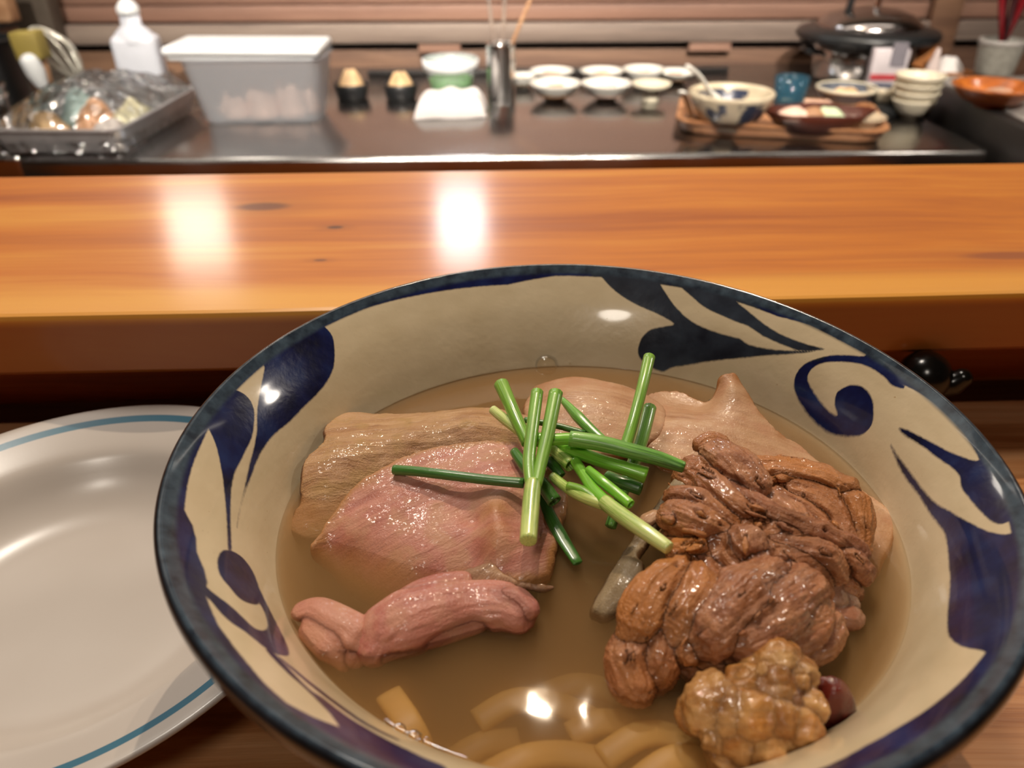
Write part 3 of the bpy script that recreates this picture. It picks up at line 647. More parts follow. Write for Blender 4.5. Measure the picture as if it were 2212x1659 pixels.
# pale slice at the back
tag(slab('boiled_pork_slice', ZO([(352, 345, 3), (390, 295, 5), (480, 268, 7), (560, 245, 8), (650, 232, 8.5), (760, 240, 8.5), (900, 268, 8), (1050, 305, 7), (1150, 345, 6), (1240, 395, 5), (1330, 480, 4), (1300, 640, 4), (1100, 760, 3), (800, 800, 3), (500, 720, 4), (330, 600, 4), (300, 440, 3)]),
    ZO([(640, 330, 9), (900, 380, 9), (700, 520, 7.5), (1000, 560, 7), (1150, 480, 6.5)]), .0040, 168, MPale, step=.0007, amp=.00014, rag=.0004, rnd=.0016, seed=3, tones=[(1180, 822, 6, 6, .8), (1235, 812, 8, 7, .75), (1290, 815, 8, 6, .6), (1350, 832, 8, 5, .5)]),
    'pale boiled pork slice with a browned top edge at the back of the bowl', 'meat')
# pale slice with the pointed corner, back right
tag(slab('boiled_pork_slice', Z2([(430, 640, 3), (560, 615, 3.5), (660, 650, 4), (735, 655, 5), (762, 600, 9), (770, 553, 12), (805, 532, 13), (852, 530, 13), (885, 585, 11), (925, 645, 9), (960, 700, 7.5), (1015, 765, 5.5), (1085, 830, 3.5), (1160, 875, 2), (1230, 935, 1), (1400, 1050, .3), (1540, 1140, .2), (1612, 1215, .2), (1615, 1275, -1), (1560, 1400, -3), (1480, 1480, -5), (1200, 1300, -4), (800, 1050, 0), (500, 960, 1.5), (400, 800, 2.5)]),
    Z2([(620, 740, 5), (850, 700, 8), (800, 830, 5), (1000, 900, 3), (1250, 1050, 1), (820, 600, 11.5)]), .0034, 158, MPale, step=.0007, amp=.00014, rag=.0004, rnd=.0010, seed=4, tones=[(1570, 808, 12, 5, .9), (1600, 812, 12, 5, 1), (1625, 858, 9, 3, .7), (1650, 890, 7, 2.5, .7), (1690, 938, 4, 2.5, .6)]),
    'pale pork slice with a pointed brown corner leaning on the right bowl wall', 'meat')
# pink slice in front with its fold
pk = slab('roast_pork_slice', Z4([(1230, 420, 9.5), (1150, 396, 10.5), (1050, 392, 11), (900, 400, 11), (760, 425, 11), (640, 462, 10.5), (545, 515, 9.5), (455, 565, 8), (380, 640, 6), (320, 720, 4), (275, 790, 2.5), (222, 868, .6), (290, 940, -4), (400, 1050, -8), (560, 1140, -9), (760, 1150, -8), (950, 1090, -4), (1120, 1055, -1), (1280, 1010, .2), (1318, 940, 1.4), (1345, 800, 2), (1380, 640, 3.5), (1330, 500, 7)]),
    Z4([(900, 520, 9.5), (650, 580, 8.5), (1000, 600, 9), (480, 700, 5.2), (700, 750, 5), (900, 780, 4.6), (1050, 700, 9.2), (1065, 800, 8.2), (1050, 880, 5.5), (970, 760, 4.2), (1150, 760, 5.4), (400, 840, 1.2), (480, 900, -.4), (600, 900, 1.0), (620, 975, -1.2), (850, 920, 1.6), (820, 1000, -.8), (980, 920, 1.6), (1120, 950, 2.6), (1210, 920, 3.2), (1250, 800, 3.6), (1200, 650, 7)]), .0036, 25, MP, step=.0006, amp=.00020, rag=.0005, rnd=.0012, seed=5,
    tones=[(560+.4823*1060, 760+.4823*690, 9, 4.5, .75), (560+.4823*1065, 760+.4823*790, 8, 4, .6), (560+.4823*1040, 760+.4823*870, 5, 3, .4), (560+.4823*330, 760+.4823*760, 3, 4, .4), (560+.4823*470, 760+.4823*570, 8, 4, .6), (560+.4823*600, 760+.4823*500, 9, 3.5, .5), (560+.4823*560, 760+.4823*1000, -2, 8, .5), (560+.4823*420, 760+.4823*920, -1, 6, .5)])
tag(pk, 'large pink roast pork slice with brown rim and rolled front fold', 'meat')
def zs(L, k): return [(Z4(p), [x*k for x in r], fl, tn) for p, r, fl, tn in L]
fuse('rolled_fold', zs([([(505, 1325, -2), (565, 1265, -1), (680, 1205, 0), (820, 1160, .5), (960, 1140, .5), (1090, 1140, 1), (1170, 1170, 1)], [84, 120, 138, 122, 104, 98, 84], .8, .0),
    ([(560, 1180, 0), (680, 1100, 2), (800, 1050, 2.5), (920, 1015, 2.5)], [50, 60, 56, 40], .6, .1), ([(1060, 1110, 3), (1140, 1110, 3.5), (1200, 1160, 2.5)], [56, 62, 60], .9, .0), ([(500, 1330, 0), (640, 1245, 1.5), (800, 1165, 3), (960, 1115, 3), (1040, 1095, 3)], [20, 40, 44, 40, 24], .7, .0), ([(560, 1360, -2), (760, 1270, -1), (980, 1200, -.5)], [36, 60, 60], .7, .25)], .066), MPF, .0005, .0004, pk, smooth=14, seed=6, fs_=(70, 600))
fuse('turned_flap', zs([([(185, 1160, -1), (260, 1165, 0), (350, 1220, 0), (440, 1275, -.5), (480, 1300, -1)], [44, 66, 80, 86, 62], .7, .35), ([(250, 1240, -2), (340, 1310, -2), (390, 1390, -4)], [70, 82, 44], .7, .4), ([(420, 1270, -1), (420, 1370, -3)], [70, 54], .7, .3), ([(420, 1290, -1.5), (490, 1300, -1), (540, 1290, -1)], [70, 70, 60], .7, .25)], .066), MPF, .0005, .00025, pk, smooth=10, seed=7, fs_=(60, 420))
slab('thin_fat_flake', Z4([(910, 985, 2.2), (960, 960, 3), (1040, 940, 3.4), (1080, 975, 3), (1150, 1010, 2.5), (1210, 1030, 1.5), (1320, 1045, .8), (1270, 1065, .3), (1160, 1055, .5), (1060, 1050, 1), (960, 1050, 1)]), Z4([(1040, 990, 3.2)]), .0012, 40,
    meat_mat('fat_flake', srgb(150, 112, 82), srgb(112, 76, 54), srgb(186, 146, 112), srgb(140, 100, 72), .0004), step=.0006, amp=.0006, rag=.0005, parent=pk, seed=8)

# ------------------------------------------------------------------ the spare rib
MR = meat_mat('braised_rib', srgb(164, 102, 68), srgb(116, 66, 40), srgb(194, 138, 100), srgb(194, 124, 54), .0, .36, fscale=.6, bstr=.9, blot=80, coat=.45, mott=srgb(136, 82, 54))
def fibres(L, seed=5):
    g = random.Random(seed); out = []
    for p, r, fl, tn in L:
        out.append((Z5(p), [x*.083*1.08 for x in r], fl, tn))
        if max(r) > 125: continue
        d = (p[-1][0]-p[0][0], p[-1][1]-p[0][1]); l = math.hypot(*d)+1e-6; ux, uy = d[0]/l, d[1]/l; nx, ny = -uy, ux
        for k in range(2+int(l/110)):                      # torn fibres lying along the strand
            i = g.randrange(len(p)); x, y, h = p[i]; rr = r[i]; o = g.uniform(-.8, .8); ln = g.uniform(45, 110); dr = g.uniform(-.22, .22)
            lift = .083*rr*fl*math.sqrt(max(0, 1-o*o))*1.0; cx0, cy0 = x+nx*rr*o, y+ny*rr*o-lift*4.2; dx, dy = (ux+nx*dr)*ln, (uy+ny*dr)*ln
            w_ = g.uniform(7, 17)*.083
            out.append((Z5([(cx0-dx*.5, cy0-dy*.5, h+lift-.9), (cx0, cy0, h+lift), (cx0+dx*.5, cy0+dy*.5, h+lift-.9)]), [w_*.5, w_, w_*.4], .9, min(1, max(0, tn+g.uniform(-.15, .4)))))
    return out
rib = fuse('pork_spare_rib', fibres([
    ([(640, 425, 15), (720, 480, 16), (790, 560, 15)], [70, 85, 70], .9, .1),
    ([(690, 560, 14), (800, 640, 15), (920, 690, 14), (1060, 745, 12), (1210, 815, 8)], [58, 60, 58, 54, 42], .9, .05),
    ([(610, 520, 16), (700, 610, 16), (820, 690, 14), (960, 735, 12)], [52, 55, 55, 45], .9, .15),
    ([(470, 585, 15), (560, 600, 16), (660, 675, 15), (760, 730, 13)], [42, 48, 48, 40], .9, .25),
    ([(470, 660, 13), (570, 690, 15), (680, 735, 13)], [60, 66, 52], .9, .3),
    ([(480, 740, 8), (600, 760, 10)], [60, 60], .9, .3),
    ([(735, 760, 14), (765, 790, 14.5), (745, 825, 11)], [62, 74, 60], 1, .1),
    ([(830, 770, 12.5), (950, 800, 12), (1060, 830, 11), (1110, 880, 8)], [55, 62, 62, 50], .9, .12),
    ([(1120, 800, 9), (1190, 840, 8), (1215, 880, 4)], [55, 52, 44], .9, .05),
    ([(1090, 880, 6), (1150, 930, 2), (1180, 960, -2)], [50, 44, 38], .9, .2),
    ([(640, 1110, 10.5), (760, 1000, 13), (870, 905, 13)], [95, 108, 75], .8, .0),
    ([(740, 1130, 9.5), (870, 1030, 11.5), (980, 945, 11.5)], [95, 110, 85], .8, .05),
    ([(860, 1130, 7), (960, 1070, 9), (1020, 1000, 9)], [95, 90, 65], .8, .1),
    ([(540, 1170, 6.5), (600, 1120, 9), (640, 1060, 10)], [60, 66, 60], .9, .35),
    ([(900, 1180, 0), (1020, 1140, 2), (1070, 1080, 2)], [75, 75, 60], .9, .1),
    ([(560, 1240, -1), (700, 1200, 1), (850, 1190, 0)], [70, 75, 70], .9, .1),
    ([(500, 880, 12), (425, 950, 11.5), (360, 1050, 9), (310, 1150, 5)], [58, 76, 80, 62], .75, .6),
    ([(560, 890, 12), (560, 960, 12), (520, 1050, 10), (470, 1130, 6)], [56, 78, 84, 70], .75, .5),
    ([(325, 1140, 5), (308, 1230, 2), (325, 1320, -1)], [70, 76, 76], .85, .2), ([(420, 1130, 5), (395, 1230, 2), (370, 1310, -1)], [80, 76, 60], .85, .15),
    ([(490, 810, 11), (560, 790, 13), (590, 770, 14)], [48, 42, 24], .9, .75),
    ([(560, 830, 10), (620, 830, 10)], [60, 60], .9, .4),
    ([(820, 470, 12), (930, 480, 12.5), (1050, 505, 12.5), (1150, 545, 11.5)], [60, 66, 68, 70], .55, .6),
    ([(1130, 540, 11), (1180, 600, 10), (1195, 690, 8), (1200, 770, 5)], [66, 64, 60, 50], .6, .65),
    ([(960, 560, 10.5), (1060, 600, 10), (1140, 680, 8), (1160, 740, 7)], [60, 70, 66, 56], .6, .35),
    ([(900, 520, 11), (1000, 560, 9), (1100, 620, 7.5)], [62, 66, 70], .8, .5),
    ([(880, 580, 10), (960, 620, 9.5), (1050, 680, 8)], [50, 52, 52], .8, .3),
    ([(560, 500, 10), (700, 600, 8), (900, 750, 7), (700, 850, 7), (900, 900, 6), (1050, 850, 4)], [90, 120, 130, 130, 130, 90], .8, .2),
    ([(600, 950, 5), (450, 1100, 2), (700, 1150, 2), (900, 1100, 2)], [120, 110, 120, 110], .8, .2),
]), MR, voxel=.00038, amp=.00064, seed=11, smooth=7, fs_=(130, 700), lump=.00045, lumpf=280)
tag(rib, 'braised brown spare rib chunk with torn fibres and bone plate on the right', 'meat')
MB = plain('rib_bone', srgb(132, 112, 84), .5, .3, 900)
slab('bone_plate', Z5([(500, 455, 13), (545, 418, 15), (580, 440, 15), (575, 500, 13.5), (520, 570, 11), (440, 660, 8), (380, 740, 7), (340, 800, 8), (355, 830, 8), (345, 900, 6), (285, 990, 3), (215, 1045, .5), (165, 1040, 0), (138, 1010, .5), (180, 930, 2), (240, 830, 4), (300, 740, 5.5), (360, 650, 7), (430, 550, 10)]), Z5([(250, 930, 4.5), (300, 850, 6.5), (400, 680, 8.5), (500, 540, 12)]), .004, 55,
    meat_mat('bone', srgb(150, 130, 100), srgb(120, 98, 70), srgb(174, 152, 118), srgb(104, 76, 50), .0009, .4, fscale=.4, bstr=.5), amp=.0003, rag=.0003, parent=rib, seed=12)
fuse('torn_flap', [(Z5(p), [x*.083 for x in r], fl, tn) for p, r, fl, tn in [([(680, 1190, 3), (705, 1240, 2), (700, 1290, 0)], [34, 38, 26], .6, .6), ([(650, 1200, 2), (660, 1260, 0)], [30, 26], .6, .5), ([(730, 1180, 4), (735, 1220, 3)], [20, 12], .6, .7)]], MR, .00045, .0003, rib, seed=13)
MTr = meat_mat('gelatin_fat', srgb(140, 100, 76), srgb(110, 72, 52), srgb(176, 136, 112), srgb(158, 96, 66), 0, .25, fscale=.4, bstr=.4, coat=.8)
fuse('gelatin_piece', [(Z5(p), [x*.083 for x in r], fl, tn) for p, r, fl, tn in [([(1080, 930, 4), (1110, 990, 2.5), (1130, 1020, 1)], [46, 48, 40], .8, .1), ([(1110, 1040, 1), (1170, 1060, .5), (1195, 1050, 0)], [40, 44, 32], .8, .5), ([(1140, 990, 1.5), (1185, 1010, .5)], [36, 30], .8, 0)]], MTr, .00045, .0003, rib, seed=14)
fuse('fat_knob', [(Z5(p), [x*.083 for x in r], fl, tn) for p, r, fl, tn in [([(575, 375, 12), (620, 355, 12.5), (670, 365, 12)], [32, 38, 32], .9, .3), ([(600, 400, 11)], [36], .9, .2)]], MR, .00045, .0003, rib, seed=15)
fuse('meat_shred', [(Z5(p), [x*.083 for x in r], fl, tn) for p, r, fl, tn in [([(365, 670, 10), (400, 650, 10.5)], [26, 22], .7, .2), ([(590, 565, 17), (600, 590, 17)], [16, 18], .9, .6)]],
    meat_mat('pale_shred', srgb(196, 152, 120), srgb(170, 124, 92), srgb(214, 176, 146), srgb(200, 150, 90)), .0004, .0002, rib, seed=16)

# ------------------------------------------------------------------ golden cartilage lump, front right
rnd = random.Random(21)
MG = meat_mat('golden_cartilage', srgb(190, 128, 62), srgb(138, 82, 36), srgb(216, 172, 114), srgb(84, 40, 26), 0, .26, fscale=.3, bstr=.5, blot=140, coat=.8)
bl = [((880, 1250, 9), 82, .05), ((800, 1290, 7), 70, 0), ((960, 1290, 9), 66, .15), ((770, 1360, 7), 80, 0), ((860, 1360, 8.5), 76, .35), ((930, 1370, 8), 60, .8), ((990, 1420, 7), 62, 0), ((620, 1420, 5), 92, .05), ((560, 1440, 2.5), 62, .1), ((700, 1450, 6), 80, .1), ((780, 1460, 6.5), 86, 0), ((860, 1470, 6), 84, .1), ((950, 1500, 5), 78, 0), ((660, 1520, 2.5), 70, .3), ((740, 1540, 3), 80, .15), ((840, 1560, 3), 84, 0), ((920, 1570, 2), 80, .1), ((1000, 1540, 1), 66, .2), ((960, 1300, 8), 40, .9), ((700, 1380, 5), 50, 0), ((650, 1390, 6), 46, 0), ((850, 1620, -1), 90, .1), ((700, 1620, -2), 80, .2)]
stl = [([(Z5([p])[0])], [r*.083], 1, tn) for p, r, tn in bl]
for i in range(26):
    p, r, tn = rnd.choice(bl); a = rnd.uniform(0, 6.28); q = (p[0]+math.cos(a)*r*.7, p[1]+math.sin(a)*r*.5, p[2]+rnd.uniform(1, 3.5))
    stl.append(([Z5([q])[0], Z5([(q[0]+rnd.uniform(-40, 40), q[1]+rnd.uniform(-25, 25), q[2]+rnd.uniform(-1.5, .5))])[0]], [rnd.uniform(14, 38)*.083, rnd.uniform(8, 26)*.083], 1, min(1, tn*rnd.uniform(.3, 1))))
lump = fuse('braised_cartilage', stl, MG, voxel=.0005, amp=.0003, seed=22, smooth=6, lump=.0017, lumpf=300)
tag(lump, 'knobbly golden braised cartilage lump with a dark red flap at lower right', 'meat')
slab('dark_red_flap', Z5([(1030, 1295, 9), (1090, 1275, 9.5), (1145, 1290, 8), (1185, 1340, 6), (1208, 1405, 4), (1205, 1455, 2), (1165, 1500, 0), (1090, 1520, -2), (1030, 1530, -2), (1010, 1450, 1), (1040, 1380, 4)]), Z5([(1100, 1350, 9), (1130, 1420, 6.5), (1080, 1440, 5)]), .0035, 60,
    meat_mat('dark_red_meat', srgb(84, 26, 20), srgb(48, 14, 12), srgb(116, 44, 32), srgb(70, 24, 18), .0006, .22, fscale=.3, bstr=.5, coat=1), step=.0007, amp=.0004, rag=.0006, parent=lump, seed=23)

# ------------------------------------------------------------------ noodles under the soup
MN = plain('wheat_noodle', srgb(226, 186, 110), .4, .1, 60)
nd = [([(840, 1500), (880, 1560), (905, 1620), (890, 1690)], -6), ([(1030, 1560), (1110, 1515), (1200, 1520), (1290, 1560)], -9), ([(1180, 1500), (1250, 1480), (1330, 1500), (1400, 1560)], -12), ([(1050, 1680), (1130, 1640), (1220, 1630), (1330, 1650)], -7), ([(1300, 1640), (1380, 1590), (1450, 1590), (1540, 1640)], -7), ([(960, 1660), (1040, 1610), (1120, 1600)], -11), ([(1230, 1590), (1300, 1560), (1380, 1570)], -9), ([(1380, 1690), (1460, 1640), (1560, 1650)], -6)]
posn = ['far left one', 'long bent one', 'short one under the rib tip', 'lowest one in the middle', 'one beside the cartilage lump', 'second from left', 'deep one in the centre', 'one at the bottom right']
for (pts, h), ps in zip(nd, posn):
    P = catmull(np.array([SP(u, v, h+1.2*math.sin(i*1.7)) for i, (u, v) in enumerate(pts)]), 6)
    T, N, B = frames(P); V = []; F = []
    for i in range(len(P)):
        wv = .0032; tk = .0012
        for a in np.linspace(0, 2*np.pi, 12, endpoint=False):
            V.append(P[i]+B[i]*wv*np.sign(math.cos(a))*abs(math.cos(a))**.6+N[i]*tk*np.sign(math.sin(a))*abs(math.sin(a))**.6)
    for i in range(len(P)-1):
        for k in range(12): k2 = (k+1) % 12; F.append((i*12+k, i*12+k2, (i+1)*12+k2, (i+1)*12+k))
    F += [tuple(range(12))[::-1], tuple(range(len(P)*12-12, len(P)*12))]
    tag(mesh('flat_noodle', V, F, MN), 'flat yellow wheat noodle sunk in the broth, '+ps, 'noodle', 'noodles under the broth')

# ------------------------------------------------------------------ scallions
def green(name, a, b, mid=None):
    t = NT(name); f = t.attr('fib', True); s = t.n('ShaderNodeSeparateXYZ', {0: f})
    mp = t.n('ShaderNodeMapping', {0: f, 3: (40, 5.5, 1)}); n = t.noise(mp, 1, 4, .65)
    col = t.mix(s.outputs[2], a, b)
    col = t.mix(t.mapr(n, .42, .64, 0, .55), col, tuple(min(1, x*1.6+.03) for x in a[:3])+(1,)); col = t.mix(t.mapr(n, .5, .36, 0, .45), col, tuple(x*.6 for x in b[:3])+(1,))
    n2 = t.noise(t.coord(), 500, 2)
    return t.pbr(col, .3, Normal=t.bump(n, .25, .0004), **{'Coat Weight': .5, 'Coat Roughness': .12, 'Subsurface Weight': .15, 'Subsurface Radius': (.001, .003, .0006), 'Subsurface Scale': .6})
G_ = {'mid': green('green_mid', srgb(126, 172, 58), srgb(110, 164, 54)), 'pale': green('green_pale', srgb(218, 232, 146), srgb(150, 194, 72)), 'dark': green('green_dark', srgb(66, 118, 42), srgb(52, 102, 36)), 'bright': green('green_bright', srgb(120, 190, 52), srgb(138, 202, 62)),
      'deep': green('green_deep', srgb(44, 92, 28), srgb(58, 112, 34)), 'fork': green('green_fork', srgb(200, 218, 126), srgb(130, 178, 62)), 'blue': green('green_blue', srgb(124, 180, 78), srgb(72, 126, 50))}
def stalk_m(pts, rad, hollow=(0, 0), seg=20, sq=1.0, tw=0.):
    P = catmull(np.array(pts), 5); rad = np.interp(np.linspace(0, 1, len(P)), np.linspace(0, 1, len(rad)), rad)
    T, N, B = frames(P); V = []; F = []; A = []; nP = len(P)
    def ring(i, r, off=0):
        for k in range(seg):
            a = 2*math.pi*k/seg; rr = r*(1+.02*math.sin(9*a))
            V.append(P[i]+T[i]*off+rr*(math.cos(a)*B[i]+math.sin(a)*N[i]*sq)); A.append((i/(nP-1)*.04, a/6.2832*6, i/(nP-1)))
    R0 = 0
    if hollow[0]: ring(0, rad[0]*.5, .004); ring(0, rad[0]*.74, .0002); ring(0, rad[0]*.86, -.00012)
    else: ring(0, rad[0]*.01); ring(0, rad[0]*.6, -.0003); ring(0, rad[0]*.9, -.0001)
    for i in range(nP): ring(i, rad[i])
    if hollow[1]: ring(nP-1, rad[-1]*.86, .00012); ring(nP-1, rad[-1]*.74, -.0002); ring(nP-1, rad[-1]*.5, -.004)
    else: ring(nP-1, rad[-1]*.9, .0001); ring(nP-1, rad[-1]*.6, .0003); ring(nP-1, rad[-1]*.01)
    n = len(V)//seg
    for i in range(n-1):
        for k in range(seg): k2 = (k+1) % seg; F.append((i*seg+k, i*seg+k2, (i+1)*seg+k2, (i+1)*seg+k))
    F += [tuple(range(seg))[::-1], tuple(range((n-1)*seg, n*seg))]
    return V, F, A
def stalk(pts, wz, mat, label, hollow=(1, 1), parent=None, name='scallion_piece', sq=1.0):
    """pts in the onion tracing frame with mm heights; wz = widths in that frame"""
    q = ZO(pts); P = [SP(*p) for p in q]
    rad = [w_*.3014*mpp(P[min(i, len(P)-1)])/2 for i, w_ in enumerate(wz)]
    V, F, A = stalk_m(P, rad, hollow, sq=sq)
    o = mesh(name, V, F, G_[mat], parent, None, True, {'fib': A})
    if label: tag(o, label, 'scallion', 'scallion pieces on the soup')
    return o
stalk([(0-628, 912, 10.5), (-450, 925, 11.5), (-200, 955, 12), (50, 985, 12), (300, 1008, 12)], [72, 72, 74, 74, 76], 'dark', 'long dark green scallion tube lying left across the pink slice', (1, 1))
stalk([(425, 1080, 6), (480, 1220, 4), (560, 1370, 2.4), (690, 1580, 1.2)], [76, 96, 104, 78], 'deep', 'dark flattened scallion leaf dipping into the broth at the front', (0, 0), sq=.45)
stalk([(235, 780, 12), (320, 900, 11.5), (430, 1010, 11), (525, 1140, 9)], [70, 90, 100, 112], 'dark', 'dark green scallion tube leaning below the forked front stalk', (1, 1))
stalk([(1205, 470, 14), (1150, 690, 12), (1085, 880, 9), (1000, 1100, 5), (925, 1320, .5)], [100, 98, 96, 90, 84], 'blue', 'blunt blue-green scallion tube standing behind the long one', (1, 0))
stalk([(900, 960, 10), (1000, 1000, 10.5), (1145, 1052, 10)], [90, 92, 96], 'dark', 'short dark scallion tube with open end under the bright one', (0, 1))
stalk([(310, 555, 14), (520, 592, 13.5), (740, 650, 13)], [44, 46, 44], 'dark', 'thin dark scallion shred crossing behind the forked stalk', (0, 0))
stalk([(575, 405, 15), (690, 530, 14.5), (800, 640, 13.5), (880, 710, 13)], [40, 84, 78, 70], 'blue', 'grey-green scallion leaf slanting down behind the upright fork tip', (0, 0))
stalk([(80, 480, 16), (180, 560, 15.5), (330, 670, 15), (480, 740, 14.5)], [66, 78, 80, 80], 'pale', 'pale yellow scallion stem poking out at the upper left', (0, 0))
stalk([(143, 300, 20), (200, 430, 19), (270, 590, 17), (330, 720, 15)], [108, 98, 94, 92], 'mid', 'thick mid-green scallion tube rising at the upper left', (1, 0))
stalk([(480, 740, 14.5), (560, 810, 14), (640, 880, 14)], [90, 96, 104], 'fork', 'stubby pale scallion tube with open end in the middle', (0, 1))
stalk([(480, 850, 12), (530, 900, 12), (575, 955, 11)], [84, 80, 70], 'deep', 'short dark scallion stub hidden in the middle of the pile', (0, 1))
stalk([(1203, 105, 27), (1150, 330, 24), (1090, 560, 20), (1030, 760, 16)], [86, 82, 84, 90], 'mid', 'tall scallion tube standing upright at the right back', (1, 0))
stalk([(540, 740, 15), (680, 785, 16), (860, 850, 16.5), (1040, 905, 16), (1180, 952, 15)], [70, 96, 96, 104, 126], 'bright', 'bright green scallion tube with open end pointing right', (0, 1))
y2 = stalk([(1345, 1475, 16), (1180, 1360, 16), (1000, 1235, 15.5), (880, 1140, 15)], [98, 116, 118, 112], 'pale', 'pale forked scallion stalk lying toward the rib', (0, 0))
stalk([(890, 1150, 15), (800, 1050, 15), (735, 950, 15), (670, 850, 15)], [104, 88, 80, 80], 'bright', None, (0, 0), y2, 'leaf_tube')
stalk([(900, 1170, 14.5), (760, 1120, 14), (640, 1060, 13), (510, 960, 12)], [84, 84, 76, 70], 'fork', None, (0, 0), y2, 'leaf_tube')
stalk([(620, 1030, 14), (720, 1060, 14.5), (830, 1130, 14.8)], [70, 72, 50], 'mid', None, (0, 0), y2, 'leaf_tube')
stalk([(765, 905, 17), (860, 990, 17), (960, 1070, 16.5), (1070, 1162, 16)], [54, 78, 78, 76], 'bright', 'slim bright scallion tube beside the pale forked stalk', (0, 1))
stalk([(400, 690, 20), (520, 695, 20), (640, 692, 20), (760, 720, 19.5)], [92, 88, 88, 80], 'bright', 'short yellow-green scallion tube lying level on the pile', (1, 0))
stalk([(632, 688, 22), (850, 722, 21.5), (1080, 780, 20.5), (1280, 835, 19.5), (1450, 895, 18.5)], [114, 118, 114, 108, 84], 'blue', 'longest scallion tube running right to the bone', (1, 0))
y1 = stalk([(335, 1420, 16), (345, 1290, 16.5), (358, 1120, 17.5), (372, 1000, 18.5)], [124, 128, 126, 112], 'fork', 'forked pale scallion stalk lying at the front of the pile', (0, 0))
stalk([(352, 1030, 18.2), (340, 850, 20), (362, 640, 22.5), (400, 355, 26)], [78, 90, 92, 90], 'mid', None, (0, 1), y1, 'leaf_tube')
stalk([(392, 1030, 18.2), (430, 850, 20), (478, 640, 22.5), (533, 362, 26)], [78, 92, 98, 104], 'mid', None, (0, 1), y1, 'leaf_tube')

# ------------------------------------------------------------------ bubbles on the broth
tb_ = NT('bubble_film'); fr = tb_.n('ShaderNodeFresnel', {0: 1.3})
mx = tb_.n('ShaderNodeMixShader', {0: tb_.math('MULTIPLY', fr, 1.0), 1: tb_.n('ShaderNodeBsdfTransparent', {0: (.96, .93, .88, 1)}), 2: tb_.n('ShaderNodeBsdfGlossy', {'Roughness': .02})}); tb_.t.links.new(mx.outputs[0], tb_.out.inputs[0])
for u, v, r in ((1180, 788, 26), (1212, 784, 9), (1231, 784, 11), (1248, 787, 5), (862, 1577, 16), (880, 1588, 9), (893, 1593, 17), (905, 1590, 8), (905, 1606, 12), (836, 1558, 6), (922, 1598, 7), (1555, 865, 5), (1535, 868, 6), (700, 1415, 4)):
    p = SP(u, v, 0); r *= mpp(p)
    o = lathe('bubble', [(r*math.cos(a), r*math.sin(a)*.85) for a in np.linspace(0, math.pi/2-.05, 8)]+[(0, r*.85)], p, tb_.m, SOUP, 18)

# ------------------------------------------------------------------ kitchen things on the steel worktop
def at(u, v, z=ZS): return atz(u, v, z)
M_white = plain('white_ceramic', srgb(214, 212, 204), .18, .03)
M_cream = plain('cream_ceramic', srgb(208, 200, 178), .25, .06)
def translucent(name, col, alpha, rough=.35):
    t = NT(name); b = t.n('ShaderNodeBsdfPrincipled', {'Base Color': col, 'Roughness': rough, 'Alpha': alpha}); t.t.links.new(b.outputs[0], t.out.inputs[0]); return t.m
_t = NT('frosted_plastic'); _m = _t.n('ShaderNodeMixShader', {0: .45, 1: _t.n('ShaderNodeBsdfPrincipled', {'Base Color': srgb(206, 211, 218), 'Roughness': .35}), 2: _t.n('ShaderNodeBsdfTranslucent', {0: srgb(220, 224, 230)})})
_m2 = _t.n('ShaderNodeMixShader', {0: .60, 1: _m, 2: _t.n('ShaderNodeBsdfTransparent')}); _t.t.links.new(_m2.outputs[0], _t.out.inputs[0]); M_frost = _t.m
M_clear = translucent('clear_plastic', srgb(214, 220, 222), .22, .25)
M_lid = plain('white_plastic_lid', srgb(216, 220, 222), .35, .02)
M_bottle = plain('milky_plastic', srgb(196, 200, 210), .38, .03)
M_red = plain('red_print', srgb(176, 60, 66), .5); M_blackp = plain('black_plastic', srgb(24, 26, 28), .35); M_olive = plain('olive_band', srgb(142, 126, 62), .6)
M_lw = wood('light_wood', (srgb(140, 100, 70), srgb(168, 126, 92), srgb(190, 150, 114)), (8, 60, 60), .5)
M_food = plain('beige_food', srgb(196, 164, 122), .6, .25, 60); M_food2 = plain('brown_food', srgb(164, 118, 74), .6, .3, 80); M_greenf = plain('chopped_green', srgb(112, 170, 96), .6, .4, 120); M_pinkf = plain('pink_beige_food', srgb(226, 192, 174), .6, .12, 50)
def rbowl(name, c, R, H, mat, foot=.45, th=.003, flare=1.0, parent=None, seg=48, curve=.6):
    n = 9; a = np.linspace(0, 1, n); ro = R*(foot+(1-foot)*a**curve); zo = .12*H+(H*.88)*a
    prof = [(0, .1*H), (R*foot*.8, .1*H), (R*foot*.82, 0), (R*foot*.95, 0), (R*foot*.97, .11*H)]+list(zip(ro, zo))+[(R-th*.4, H+th*.3), (R-th, H)]
    prof += [(max(r-th, 0), max(z, .12*H+th)) for r, z in list(zip(ro, zo))[::-1][1:]]+[(0, .12*H+th)]
    return lathe(name, prof, c, mat, parent, seg)
